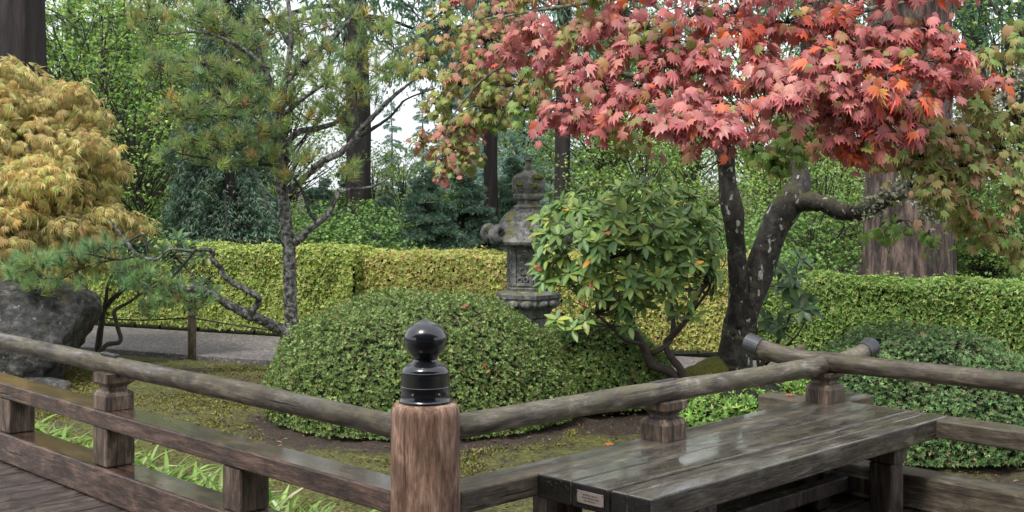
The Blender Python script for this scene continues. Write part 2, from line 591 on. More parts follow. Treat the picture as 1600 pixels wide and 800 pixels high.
MOUNDS = [  # centre x, y, rx, ry, height
    (-0.76, 10.35, 1.29, 1.2, 1.02), (0.66, 10.85, 0.74, 0.62, 0.72), (3.02, 9.1, 0.95, 0.85, 0.86), (1.72, 8.75, 0.72, 0.6, 0.56)]

def ground_sheet():
    xs = np.concatenate([np.linspace(-400, -14, 14), np.arange(-9, 9, 0.07), np.linspace(14, 400, 14)])
    ys = np.concatenate([np.linspace(-60, 3, 8), np.arange(5, 16.5, 0.07), np.linspace(20, 600, 20)])
    X, Y = np.meshgrid(xs, ys)
    p = np.stack([X, Y, 0 * X], -1)
    near = ((np.abs(X) < 8.5) & (Y > 5.2) & (Y < 16)).astype(float)
    z = GROUND + near * (0.022 * make_noise(1, 3.0)(p) + 0.012 * make_noise(2, 11)(p) + 0.008 * make_noise(3, 37)(p))
    near_edge = np.interp(X, [a for a, b in PATH_NEAR], [b for a, b in PATH_NEAR])
    z = np.where((Y > near_edge - 0.1), GROUND - 0.012, z)
    soil = np.zeros_like(X) - 0.08
    for cx, cy, rx, ry, h in MOUNDS:
        d = np.hypot((X - cx) / (rx + 0.35), (Y - cy + 0.2) / (ry + 0.5))
        soil = np.maximum(soil, np.clip(0.92 - d, 0, 0.2) * 1.2 - 0.08)
    soil = np.where(Y > 17.5, 0.12, soil)
    soil = np.where((X > 2.2) & (Y < 9.3) & (X < 3.6), np.minimum(soil, 0.02), soil)
    V = np.stack([X, Y, z], -1).reshape(-1, 3)
    nx, ny = len(xs), len(ys)
    i = (np.arange(ny - 1)[:, None] * nx + np.arange(nx - 1)[None]).ravel()
    Q = np.stack([i, i + 1, i + nx + 1, i + nx], -1)
    col = np.repeat(soil.reshape(-1, 1), 3, axis=1)
    return link("ground", mesh_data("ground", V, Q, M_ground, True, col), None, "structure")

ground_sheet()

def path_sheet():
    a = resample(PATH_NEAR, 0.25)
    hf = resample(HEDGE_FRONT, 0.05)
    rows = []
    for p in a:
        q = hf[np.argmin(np.linalg.norm(hf - p, axis=1))]
        q = q + norm(p - q) * 0.02
        rows.append([(*p, GROUND - 0.03), (*p, GROUND + 0.045), *[(*(p + (q - p) * t), GROUND + 0.05) for t in (0.02, 0.5, 0.98)], (*q, GROUND - 0.03)])
    V = np.array(rows)
    n, k = V.shape[:2]
    i = (np.arange(n - 1)[:, None] * k + np.arange(k - 1)[None]).ravel()
    Q = np.stack([i, i + 1, i + k + 1, i + k], -1)
    return link("path", mesh_data("path", V.reshape(-1, 3), Q[:, ::-1], M_path), None, "structure")

path_sheet()

# ------------------------------------------------------------------ deck, railings, corner post
POST = np.array((-0.315, 4.5))
UL = np.array((-0.7015, 0.7126))       # along the left railing, away from the corner post
UR = np.array((0.7125, 0.7017))        # along the right railing, away from the corner post
ANG_L, ANG_R = math.atan2(UL[1], UL[0]), math.atan2(UR[1], UR[0])
RAIL2 = 2.72
CORNER2 = POST + UR * RAIL2

def AB(a, b):
    """plan position: a metres along the left railing, b metres outward from it"""
    return POST + UL * a + UR * b

deck = bpy.data.objects.new("deck", None)
C.objects.link(deck)
deck.location = (*POST, 0)
deck.rotation_euler = (0, 0, ANG_R)    # local x = outward b, local y = a
deck["kind"] = "structure"
pw = 0.142
for i in range(-34, 42):
    a0 = i * pw
    b1 = 0.09 if a0 + pw / 2 > -0.02 else RAIL2 + 0.1
    me = mesh_data("plank", *box(-4.5, b1, a0 + 0.003, a0 + pw - 0.003, -0.045, random.uniform(-0.003, 0), 0.004), M_deck)
    link("plank", me, deck)
for nm, g in (("joist", box(-0.1, 0.06, 0.1, 5.9, -0.3, -0.05, 0.01)), ("joist", box(RAIL2 - 0.1, RAIL2 + 0.06, -4.8, 0.05, -0.3, -0.05, 0.01)),
              ("joist", box(0.1, RAIL2 - 0.12, -0.12, 0.0, -0.3, -0.05, 0.01))):
    link(nm, mesh_data(nm, *g, M_beam), deck)

RAIL_Z = 0.665

def log_rail(x0, x1, z0, z1, r, bend=None):
    n = int((x1 - x0) / 0.05) + 2
    x = np.linspace(x0, x1, n)
    z = z0 + (z1 - z0) * (x - x0) / (x1 - x0) + 0.003 * np.sin(x * 2.1 + z0 * 9)
    y = 0.004 * np.sin(x * 1.7 + 1)
    if bend:
        z = z + bend(x)
    rr = r * (1 + 0.035 * np.sin(x * 4.7 + 2) + 0.02 * np.sin(x * 13))
    return tube(np.stack([x, y, z], -1), rr, 20, 0.012)

def full_post(root, x, top, mat):
    """square post above the middle rail with rounded shoulders, a waist and a bearing block under the log"""
    w = 0.076
    bm = bmesh.new()
    z_mid = 0.447
    sect = [(w, z_mid), (w, 0.515), (w * 0.93, 0.531), (w * 0.78, 0.54), (w * 0.66, 0.543), (w * 0.64, 0.556), (w * 0.72, 0.567), (w * 1.0, 0.582), (w * 1.0, top)]
    rings = []
    for h, z in sect:
        c = h * (0.14 if z < 0.55 else 0.05)
        rings.append([bm.verts.new((x + sx, sy, z)) for sx, sy in
                      ((h - c, -h), (h, -h + c), (h, h - c), (h - c, h), (-h + c, h), (-h, h - c), (-h, -h + c), (-h + c, -h))])
    for r0, r1 in zip(rings, rings[1:]):
        for i in range(8):
            bm.faces.new((r0[i], r0[(i + 1) % 8], r1[(i + 1) % 8], r1[i]))
    bm.faces.new(rings[-1])
    bm.faces.new(rings[0][::-1])
    o = part("post", bm_geo(bm), mat, root, world_space=False)
    part("strut", box(x - w, x + w, -w, w, 0.167, 0.358, 0.008), mat, root, world_space=False)
    return o

def strut(root, x, mat):
    part("strut", box(x - 0.072, x + 0.072, -0.074, 0.074, 0.167, 0.358, 0.008), mat, root, world_space=False)

# left railing
rl = thing("railing", "brown railing with wet dark middle rail and round log handrail in front of the boulder", "railing", (*POST, 0), ANG_L, "veranda railings")
part("handrail", log_rail(0.1, 6.0, RAIL_Z, RAIL_Z - 0.01, 0.046), M_log, rl, True, world_space=False)
part("middle_rail", box(0.1, 6.0, -0.082, 0.082, 0.36, 0.446, 0.008, 14, 0.002), M_beam, rl, world_space=False)
part("bottom_beam", box(0.1, 6.0, -0.09, 0.09, 0.002, 0.165, 0.01, 14, 0.002), M_beam, rl, world_space=False)
for t in (1.195, 3.575):
    strut(rl, t, M_block)
for t in (2.406, 4.8):
    full_post(rl, t, 0.628, M_block)
br = part("bracket", box(2.37, 2.53, -0.014, 0.014, 0.705, 0.717, 0.003), M_steel, rl, world_space=False)
for sx in (2.39, 2.51):
    part("bolt", xform(lathe([(0.0, 0), (0.007, 0.0), (0.006, 0.005), (0.0, 0.006)], 8), Matrix.Translation((sx, 0, 0.716))), M_steel, br, world_space=False)

# railing behind the bench
up = lambda x: np.where(x > RAIL2 + 0.08, 0.36 * np.maximum(x - RAIL2 - 0.08, 0) ** 2, 0.0)
rr_ = thing("railing", "weathered railing with pale log handrail running behind the wet bench", "railing", (*POST, 0), ANG_R, "veranda railings")
part("handrail", log_rail(0.1, RAIL2 + 0.40, RAIL_Z, 0.632, 0.047, up), M_log_pale, rr_, True, world_space=False)
c = tube([(RAIL2 + 0.39, 0, 0.632 + 0.034), (RAIL2 + 0.475, 0, 0.632 + 0.056)], [0.0505, 0.053], 24, 0.0)
part("end_cap", c, M_steel, rr_, world_space=False)
part("middle_rail", box(0.1, RAIL2 + 0.36, -0.08, 0.08, 0.36, 0.446, 0.008, 10, 0.002), M_beam_grey, rr_, world_space=False)
part("bottom_beam", box(0.1, RAIL2 - 0.09, -0.09, 0.09, 0.002, 0.165, 0.01, 8, 0.002), M_beam_grey, rr_, world_space=False)
full_post(rr_, 1.385, 0.615, M_block)
full_post(rr_, RAIL2, 0.60, M_block)
for t in (0.7, 2.05):
    strut(rr_, t, M_block)
part("bracket", box(1.30, 1.46, -0.013, 0.013, 0.692, 0.704, 0.003), M_steel, rr_, world_space=False)

# railing beyond the bench, turning off to the right
upm = lambda x: np.where(x < -0.08, 0.36 * np.maximum(-x - 0.08, 0) ** 2, 0.0)
r3 = thing("railing", "mossy railing with log handrail passing in front of the clipped dark shrub", "railing", (*CORNER2, 0), ANG_L + math.pi, "veranda railings")
part("handrail", log_rail(-0.40, 4.2, 0.652, 0.655, 0.049, upm), M_log, r3, True, world_space=False)
c = tube([(-0.39, 0, 0.652 + 0.034), (-0.475, 0, 0.652 + 0.056)], [0.0525, 0.055], 24, 0.0)
part("end_cap", c, M_steel, r3, world_space=False)
part("middle_rail", box(0.083, 4.2, -0.08, 0.08, 0.36, 0.446, 0.008, 12, 0.002), M_beam_grey, r3, world_space=False)
part("middle_rail", box(-0.36, -0.083, -0.08, 0.08, 0.36, 0.446, 0.008), M_beam_grey, r3, world_space=False)
part("bottom_beam", box(-0.09, 4.2, -0.09, 0.09, 0.002, 0.165, 0.01, 10, 0.002), M_beam_grey, r3, world_space=False)
for t in (1.2, 3.6):
    strut(r3, t, M_block)
full_post(r3, 2.4, 0.605, M_block)

# corner post with the black onion finial
cp = thing("corner_post", "round red-brown corner post topped by a glossy black onion-shaped metal cap", "post", (*POST, 0), 0.4)
prof = [(0.128, 0.0), (0.127, 0.4), (0.1255, 0.735), (0.1225, 0.757), (0.114, 0.771), (0.10, 0.777), (0.02, 0.778)]
part("shaft", lathe(prof, 56), M_post, cp, "angle", world_space=False)
prof = [(0.0975, 0.779), (0.0975, 0.785), (0.0945, 0.788), (0.0925, 0.793), (0.0915, 0.796), (0.0905, 0.831), (0.0915, 0.833), (0.0915, 0.836), (0.0895, 0.838),
        (0.0880, 0.884), (0.0892, 0.886), (0.0892, 0.889), (0.0872, 0.891), (0.0865, 0.896), (0.081, 0.905), (0.070, 0.914), (0.055, 0.921), (0.046, 0.926), (0.0435, 0.934)]
cap = part("metal_sleeve", lathe(prof, 56), M_black, cp, "angle", world_space=False)
prof = [(0.043, 0.932), (0.047, 0.942), (0.061, 0.957), (0.073, 0.977), (0.079, 1.0), (0.0785, 1.017), (0.072, 1.037), (0.057, 1.054), (0.036, 1.065), (0.018, 1.071), (0.008, 1.078), (0.001, 1.081)]
part("onion_finial", lathe(prof, 56), M_black, cp, True, world_space=False)
for k in range(6):
    a = math.radians(-125 + 60 * k) - 0.4 + 0.18
    Mx = Matrix.Translation((0.0905 * math.cos(a), 0.0905 * math.sin(a), 0.815)) @ Matrix.Rotation(a, 4, 'Z') @ Matrix.Rotation(math.pi / 2, 4, 'Y')
    part("stud", xform(lathe([(0.0, -0.002), (0.0065, -0.001), (0.005, 0.004), (0.0, 0.0055)], 10), Mx), M_black, cap, True, world_space=False)
for a in (ANG_L + 0.62, ANG_R - 0.62):
    Mx = Matrix.Rotation(a - 0.4, 4, 'Z')
    part("metal_strap", xform(box(0.118, 0.132, -0.011, 0.011, 0.63, 0.655, 0.002), Mx), M_steel, cp, world_space=False)
link_box = box(-0.09, 0.09, -0.09, 0.09, -0.34, -0.001, 0.01)
part("footing", link_box, M_block, cp, world_space=False)

# ------------------------------------------------------------------ the pavilion, unseen, added so its eaves and wall shade rails and black cap
pav = thing("shade_pavilion", "timber pavilion with plank wall and wide eaves, unseen, added to shade the inner rails", "building", (0.0, -1.2, 0), 0)
part("roof", xform(box(-9, 9, -3.6, 4.1, 0, 0.16, 0.02), Matrix.Translation((0, 0, 3.55)) @ Matrix.Rotation(math.radians(-13), 4, 'X')), M_leg, pav, world_space=False)
for k in range(-8, 9, 4):
    part("pillar", box(k - 0.09, k + 0.09, -1.29, -1.11, 0.001, 3.75, 0.01), M_leg, pav, world_space=False)
for k in range(60):
    part("wall_board", box(-9 + k * 0.3, -9 + k * 0.3 + 0.294, -2.2, -2.16 + 0.004 * (k % 2), 0.001, 3.9, 0.004), M_leg, pav, world_space=False)

# ------------------------------------------------------------------ bench
bench = thing("bench", "long wet weathered plank bench with small name plate on its end", "bench", (0.490, 4.38, 0), ANG_R)
BZ0, BZ1, BL = 0.357, 0.452, 2.262
for y0, y1, dz in ((0.0, 0.107, 0.0), (0.110, 0.186, -0.002), (0.198, 0.374, 0.0), (0.386, 0.562, -0.001)):
    part("plank", box(random.uniform(-0.004, 0.004), BL + random.uniform(-0.004, 0.004), y0, y1, BZ0, BZ1 + dz, 0.007, 12, 0.0022), M_bench, bench, world_space=False)
for x in (0.36, 1.84):
    part("crossbeam", box(x - 0.06, x + 0.06, 0.015, 0.545, 0.287, 0.356, 0.008), M_leg, bench, world_space=False)
    for y in (0.09, 0.47):
        part("leg", box(x - 0.058, x + 0.058, y - 0.058, y + 0.058, 0.001, 0.286, 0.01), M_leg, bench, world_space=False)
part("stretcher", box(0.42, 1.78, 0.25, 0.31, 0.13, 0.20, 0.008), M_leg, bench, world_space=False)
for x in (0.36, 1.84):
    part("stretcher", box(x - 0.03, x + 0.03, 0.15, 0.41, 0.12, 0.19, 0.006), M_leg, bench, world_space=False)
pl = part("name_plate", box(-0.0075, -0.004, 0.214, 0.345, 0.382, 0.428, 0.001), M_plaque, bench, world_space=False)
for r, (z, a, b) in enumerate(((0.416, 0.245, 0.315), (0.405, 0.238, 0.322), (0.394, 0.252, 0.308))):
    y = a
    while y < b:
        w = random.uniform(0.006, 0.015)
        part("lettering", box(-0.0085, -0.0076, y, min(y + w, b), z - 0.0022, z + 0.0022, 0), M_ink, pl, world_space=False)
        y += w + 0.004
for y, z in ((0.218, 0.386), (0.218, 0.424), (0.341, 0.386), (0.341, 0.424)):
    part("screw", box(-0.0095, -0.0072, y - 0.002, y + 0.002, z - 0.002, z + 0.002, 0.0005), M_steel, pl, world_space=False)

# ------------------------------------------------------------------ stone lantern
LD = 11.7
LX, LY = P(826, 300, LD)[:2]
LS = LD / F
Z = lambda py: EYE + (HOR - py) * LS
lan = thing("stone_lantern", "mossy grey stone lantern with scrolled roof and bowl-shaped jewel beside the rounded shrub", "lantern", (LX, LY, GROUND))
TH0 = math.radians(222)

def hexk(power=1.0):
    def f(a):
        t = (a - TH0) % (math.pi / 3) - math.pi / 6
        k = math.cos(math.pi / 6) / np.cos(t)
        return 1 + (k - 1) * power
    return f

def lz(prof):
    return [(r * LS, Z(y) - GROUND) for r, y in prof]

hx = lambda prof, pw=1.0, n=60: lathe(lz(prof), n, hexk(pw))
part("base", lathe([(0.33, -0.02), (0.33, 0.08), (0.30, 0.14), (0.22, 0.17)], 60, hexk(1)), M_stone, lan, world_space=False)
part("shaft", lathe([(0.17, 0.16), (0.155, 0.25), (0.15, 0.36), (0.165, 0.39), (0.15, 0.42), (0.155, Z(505) - GROUND), (0.17, Z(497) - GROUND)], 40), M_stone, lan, True, world_space=False)
plat = part("platform", hx([(27, 498), (33, 494), (36, 487), (38, 482), (46, 478), (49, 474), (50, 468), (49, 465), (53, 464), (54, 458), (47, 456), (40, 453), (20, 452.5)]), M_stone, lan, world_space=False)
# lotus petals round the platform
tv = []
for k in range(12):
    a = TH0 + math.radians(15 + 30 * k)
    R = 50 * LS * float(hexk(1)(np.array([a]))[0])
    Mx = Matrix.Translation((R * math.cos(a), R * math.sin(a), Z(472) - GROUND)) @ Matrix.Rotation(a, 4, 'Z') @ Matrix.Diagonal((0.5, 1.15, 0.75, 1))
    g = lathe([(0.0, -0.05), (0.035, -0.04), (0.055, -0.01), (0.05, 0.02), (0.028, 0.04), (0.0, 0.045)], 12)
    part("petal", xform(g, Mx), M_stone, plat, True, world_space=False)
fb = part("fire_box", hx([(36, 453), (37, 449), (34, 447), (34, 386), (37, 384), (37, 380)]), M_stone, lan, world_space=False)
for k in range(6):
    a = TH0 + math.radians(30 + 60 * k)
    ap = 34 * LS * math.cos(math.pi / 6)
    Mx = Matrix.Translation((ap * math.cos(a), ap * math.sin(a), 0)) @ Matrix.Rotation(a, 4, 'Z')
    h0, h1, w = Z(445) - GROUND, Z(388) - GROUND, 34 * LS * 0.5
    for y0, y1, z0, z1 in ((-w, -w * 0.62, h0, h1), (w * 0.62, w, h0, h1), (-w * 0.6, w * 0.6, h0, h0 + 0.03), (-w * 0.6, w * 0.6, h1 - 0.03, h1)):
        part("frame_bar", xform(box(-0.01, 0.014, y0, y1, z0, z1, 0.004), Mx), M_stone, fb, world_space=False)
    zc = lambda py: Z(py) - GROUND
    for (cy, cz, rad) in ((0.0, zc(404), 0.028), (0.005, zc(422), 0.030), (-0.028, zc(436), 0.022), (0.032, zc(435), 0.022)):
        ring = tube([(0.008, cy + rad * math.cos(t), cz + rad * math.sin(t)) for t in np.linspace(0, 6.283, 15)], 0.0075, 6, 0, False)
        part("carved_ring", xform(ring, Mx), M_stone, fb, True, world_space=False)
    part("carved_boss", xform(lathe([(0, -0.01), (0.018, -0.006), (0.016, 0.008), (0, 0.013)], 12), Mx @ Matrix.Translation((0.004, 0, zc(404))) @ Matrix.Rotation(math.pi / 2, 4, 'Y')), M_stone, fb, True, world_space=False)
roof = part("roof", hx([(34, 381), (54, 381.5), (64, 380), (66, 376), (62, 371), (56, 363), (51, 353), (45, 342), (37, 333), (27, 329), (24, 326), (12, 325)], 0.8, 72), M_stone, lan, "angle", world_space=False)
for k in range(6):
    a = TH0 + math.radians(60 * k)
    pts = []
    for t in np.linspace(0, 1, 26):                      # fern-frond scroll curling up at the corner
        ang = -1.5 + t * 5.6
        rad = 0.072 * (1 - 0.72 * t)
        pts.append((60 * LS + 0.02 + rad * math.cos(ang), 0, Z(362) - GROUND + rad * math.sin(ang)))
    w = tube(pts, np.linspace(0.046, 0.022, 26), 8, 0.02)
    V = w[0] * np.array((1, 1.45, 1))
    part("scroll", xform((V, w[1]), Matrix.Rotation(a, 4, 'Z')), M_stone, roof, True, world_space=False)
    rid = tube([(r * LS, 0, Z(y) - GROUND + 0.004) for r, y in ((24, 327), (33, 334), (40, 342), (48, 353), (55, 363), (60, 369))], 0.014, 8, 0.03)
    part("ridge", xform(rid, Matrix.Rotation(a, 4, 'Z')), M_stone, roof, True, world_space=False)
jw = part("jewel", lathe(lz([(22, 327), (24, 323), (18, 319), (17, 314), (20, 312), (24, 310), (25, 305), (22, 302), (24, 300), (26, 292), (26, 284), (25, 277), (20, 273), (12, 270), (7, 266), (5, 259), (5, 251), (7, 250), (7, 246), (3, 245.5)]), 40), M_stone, lan, "angle", world_space=False)

def cushion(name, c, r, root, n=1, squash=0.5, mat=None):
    bm = bmesh.new()
    bmesh.ops.create_icosphere(bm, subdivisions=3, radius=1)
    nz = make_noise(int(c[0] * 1000) % 997 + n, 3)
    V, fs = bm_geo(bm)
    V = V * (1 + 0.16 * nz(V))[:, None] * np.array((r, r, r * squash)) + np.array(c)
    return part(name, (V, fs), mat or M_moss, root, True, world_space=False)

for px, py, fr, r in ((833, 342, 0.215, 0.07), (836, 356, 0.28, 0.06), (848, 336, 0.10, 0.05), (771, 359, 0.10, 0.07), (820, 279, 0.10, 0.05), (838, 277, 0.10, 0.06), (812, 288, 0.125, 0.04),
                      (835, 290, 0.14, 0.04), (862, 354, 0.2, 0.08), (870, 364, 0.18, 0.07), (800, 345, 0.16, 0.05)):
    cushion("moss", ((px - 826) * LS, -fr, Z(py) - GROUND), r, lan, 3, 0.55)

# ------------------------------------------------------------------ boulders
def stone(name, label, c, r, seed, cat="boulder", sub=5, group=None):
    bm = bmesh.new()
    bmesh.ops.create_icosphere(bm, subdivisions=sub, radius=1)
    V, fs = bm_geo(bm)
    V = np.sign(V) * np.abs(V) ** 0.6
    V = V / np.abs(V).max()
    rs = np.random.default_rng(seed)
    for k in range(15):                                   # chop flat facets
        n = norm(rs.normal(size=3))
        h = V @ n - rs.uniform(0.80, 1.08)
        V = V - np.maximum(h, 0)[:, None] * n
    V = V * (1 + 0.02 * make_noise(seed, 3)(V) - 0.05 * np.abs(make_noise(seed + 1, 6)(V)) - 0.025 * np.abs(make_noise(seed + 3, 15)(V)) + 0.010 * make_noise(seed + 2, 34)(V))[:, None]
    V = V * np.array(r) + np.array(c)
    o = link(name, mesh_data(name, V, fs, M_rock, True))
    return tag(o, label, cat, group)

stone("boulder", "large dark grey boulder with mossy shoulder behind the railing", (-5.1, 12.3, 0.06), (1.0, 0.75, 0.62), 19)
stone("foot_stone", "low pale stone wedged under the large boulder", (-4.5, 11.75, GROUND - 0.02), (0.40, 0.3, 0.12), 15, "stone", 4)

# ------------------------------------------------------------------ leaf templates (x width, y length, z normal)
def leaf_diamond(w=0.5, bend=0.12):
    V = np.array([(0, 0, 0), (w / 2, 0.45, bend * 0.6), (0, 1, -bend), (-w / 2, 0.45, bend * 0.6)])
    return V, [np.array([(0, 1, 2), (0, 2, 3)])]

def leaf_oval(w=0.34, seg=5, droop=0.16, fold=0.07):
    rows = []
    for i in range(seg + 1):
        t = i / seg
        hw = w / 2 * math.sin(math.pi * (0.06 + 0.94 * t) ** 0.85) ** 0.75 if i < seg else 0.004
        z = -droop * t * t
        rows += [(-hw, t, z + fold * hw * 4), (0, t, z), (hw, t, z + fold * hw * 4)]
    f = []
    for i in range(seg):
        a = i * 3
        f += [(a, a + 1, a + 4, a + 3), (a + 1, a + 2, a + 5, a + 4)]
    tm = np.tile(np.array([(0.92, 0.95, 0.9), (1.25, 1.2, 1.2), (0.92, 0.95, 0.9)]), (seg + 1, 1))
    return np.array(rows), [np.array(f)], tm

def leaf_palm(lobes=9, spread=128, notch=0.50, droop=0.35, seed=0, step=1):
    r = np.random.default_rng(seed)
    pts = [(0, -0.02)]
    angs = np.linspace(-spread, spread, lobes)
    for i, a in enumerate(angs):
        ln = (1.0 - 0.42 * abs(a) / spread) * r.uniform(0.92, 1.06)
        st = spread * 2 / (lobes - 1)
        for da, rad in ((-0.5, notch * (1.0 - 0.35 * abs(a - st / 2) / spread)), (-0.22, 0.80 * ln), (0, ln), (0.22, 0.80 * ln))[::step]:
            t = math.radians(a + da * st)
            pts.append((rad * math.sin(t), rad * math.cos(t)))
    t = math.radians(spread + 8)
    pts.append((0.35 * math.sin(t), 0.35 * math.cos(t)))
    p = np.array(pts)
    rad = np.hypot(p[:, 0], p[:, 1])
    ang = np.degrees(np.arctan2(p[:, 0], p[:, 1]))
    st = spread * 2 / (lobes - 1)
    ridge = np.abs(((ang + spread) / st + 0.5) % 1 - 0.5) * 2
    z = -droop * rad ** 2 - 0.17 * ridge * rad + 0.10 * np.sin(ang * 0.05 + seed) * rad
    V = np.column_stack([p, z])
    n = len(V)
    tone = 1.0 - 0.28 * ridge * np.clip(rad * 1.4, 0, 1)           # pale along the main veins, deeper towards the sinuses
    tm = np.column_stack([tone * (0.80 + 0.25 * rad), tone * (1.30 - 0.35 * rad), tone * (1.05 - 0.08 * rad)])
    f = [(0, i + 1, i) for i in range(1, n - 1)]
    return V, [np.array(f)], tm

def leaf_lace(lobes=7, spread=95, seed=0):
    r = np.random.default_rng(seed)
    V, f = [], []
    for a in np.linspace(-spread, spread, lobes):
        ln = (1.0 - 0.4 * abs(a) / spread) * r.uniform(0.85, 1.1)
        t = math.radians(a)
        d, s = np.array((math.sin(t), math.cos(t))), np.array((math.cos(t), -math.sin(t)))
        b = len(V)
        w = 0.05
        for q, z in (((0, 0), 0), (d * ln * 0.5 + s * w, -0.06), (d * ln, -0.32 * ln), (d * ln * 0.5 - s * w, -0.06)):
            V.append((q[0], q[1], z))
        f += [(b, b + 1, b + 2), (b, b + 2, b + 3)]
    return np.array(V), [np.array(f)]

def spray(n=5, w=0.36, tilt=55, seed=0):
    """a star of small leaves round a shoot that points along +z"""
    r = np.random.default_rng(seed)
    V, f = [], []
    base = leaf_diamond(w, 0.1)
    for k in range(n):
        a = 6.283 * k / n + r.uniform(-0.3, 0.3)
        el = math.radians(90 - tilt + r.uniform(-18, 18))
        d = np.array((math.cos(a) * math.cos(el), math.sin(a) * math.cos(el), math.sin(el)))
        Mx = frames(d[None], np.array((0, 0, 1.0))[None])[0]
        b = len(V)
        V += list(base[0] @ Mx.T * r.uniform(0.75, 1.1))
        f += [tuple(i + b for i in t) for t in base[1][0]]
    return np.array(V), [np.array(f)]

def needle_tuft(n=58, seed=0, w=0.045, spread=70):
    r = np.random.default_rng(seed)
    V, f = [], []
    for k in range(n):
        a = r.uniform(0, 6.283)
        el = math.radians(r.uniform(90 - spread, 88))
        d = np.array((math.cos(a) * math.cos(el), math.sin(a) * math.cos(el), math.sin(el)))
        s = norm(np.cross(d, r.normal(size=3))) * w / 2
        o = np.array((0, 0, r.uniform(-0.5, 0.0)))
        b = len(V)
        V += [o + s, o - s, o + d * r.uniform(0.75, 1.1)]
        f.append((b, b + 1, b + 2))
    return np.array(V), [np.array(f)]

def along(n_dir, spin=None):
    """matrices turning +z to the given directions, with random spin"""
    z = norm(n_dir)
    h = norm(np.cross(z, randu(len(z))))
    return np.stack([h, np.cross(z, h), z], -1)

# ------------------------------------------------------------------ clipped hedges and shrubs
T_hedge = spray(3, 0.66, 58, 3)

def hedge(name, label, front, thick, ztop, palette, density, leaf, y_shift=0.0):
    fr = resample(front, 0.05)
    tan = norm(np.gradient(fr, axis=0))
    nrm = np.stack([tan[:, 1], -tan[:, 0]], -1)           # towards the camera side
    fr = fr - nrm * y_shift
    L = len(fr) * 0.05
    root = thing(name, label, "hedge", (*fr[len(fr) // 2], GROUND))
    H = ztop - GROUND
    rc = 0.05
    # cross-section: front face, rounded arris, top, rounded arris, back (distance behind the front line, height, normal)
    secs = [(H - 0.1 - rc, lambda t: (0 * t, 0.1 + t), lambda t: (0 * t + 1, 0 * t)),
            (rc * 1.57, lambda t: (rc - rc * np.cos(t / rc), H - rc + rc * np.sin(t / rc)), lambda t: (np.cos(t / rc), np.sin(t / rc))),
            (thick - 2 * rc, lambda t: (rc + t, H + 0 * t), lambda t: (0 * t, 0 * t + 1)),
            (0.5, lambda t: (thick + 0 * t, H - t), lambda t: (0 * t - 1, 0 * t))]
    geos = []
    bump = make_noise(len(label), 2.6)
    bump2 = make_noise(len(label) + 5, 9)
    for wid, pos_f, nrm_f in secs:
        n = int(wid * L * density * (0.12 if wid == 0.5 else 1.0))
        if n < 1:
            continue
        s = rng.uniform(0, len(fr) - 1.001, n)
        t = rng.uniform(0, wid, n)
        i = s.astype(int)
        fx = fr[i] + (fr[np.minimum(i + 1, len(fr) - 1)] - fr[i]) * (s - i)[:, None]
        nn = nrm[i]
        d, h = pos_f(t)
        n1, n2 = nrm_f(t)
        N3 = np.column_stack([nn * n1[:, None], n2])
        p = np.column_stack([fx - nn * d[:, None], GROUND + h])
        off = 0.034 * bump(p) + 0.026 * bump2(p) - np.abs(rng.normal(size=n)) * 0.036 + 0.014 + (rng.random(n) < 0.02) * rng.uniform(0.02, 0.07, n)
        p = p + N3 * off[:, None]
        dirs = norm(N3 * 1.0 + rng.normal(size=(n, 3)) * 0.55 + np.array((0, 0, 0.25)))
        col = pick(palette(p), n, 0.16) if not callable(getattr(palette, "colour", None)) else palette.colour(p)
        geos.append(scatter(T_hedge, along(dirs), p, leaf * rng.uniform(0.7, 1.25, n), col))
    for e, sg in ((0, -1), (len(fr) - 1, 1)):              # leaves on the two clipped ends
        n = int(thick * H * density * 0.8)
        d, h = rng.uniform(0, thick, n), rng.uniform(0.1, H, n)
        N3 = np.tile(np.array((*(tan[e] * sg), 0.0)), (n, 1))
        p = np.column_stack([fr[e] - nrm[e] * d[:, None], GROUND + h]) + N3 * (rng.normal(size=n) * 0.02)[:, None]
        geos.append(scatter(T_hedge, along(norm(N3 + rng.normal(size=(n, 3)) * 0.55)), p, leaf * rng.uniform(0.7, 1.25, n), pick(palette(p), n, 0.16)))
    part("foliage", merge(geos), M_leaf, root, kind="stuff")
    # the twig mass inside, near-black colour standing in for shade between leaves, standing a little above the soil on short stems
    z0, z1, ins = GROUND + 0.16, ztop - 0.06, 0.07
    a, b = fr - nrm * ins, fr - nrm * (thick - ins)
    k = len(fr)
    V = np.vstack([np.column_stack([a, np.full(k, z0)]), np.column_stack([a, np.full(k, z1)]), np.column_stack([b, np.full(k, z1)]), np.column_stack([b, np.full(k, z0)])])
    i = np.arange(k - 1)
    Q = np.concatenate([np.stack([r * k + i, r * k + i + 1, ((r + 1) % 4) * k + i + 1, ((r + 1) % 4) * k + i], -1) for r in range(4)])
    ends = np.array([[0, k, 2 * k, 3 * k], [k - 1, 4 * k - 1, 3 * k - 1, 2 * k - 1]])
    part("shaded_twig_mass", (V, [Q, ends]), M_core, root)
    st = []
    for j in range(4, k, 9):
        q = fr[j] - nrm[j] * (0.15 + 0.4 * random.random())
        st.append(tube([(*q, GROUND - 0.02), (*q, GROUND + 0.2)], 0.018, 6, 0.05))
    part("stems", merge(st), M_bark_rhodo, root, kind="stuff")
    return root

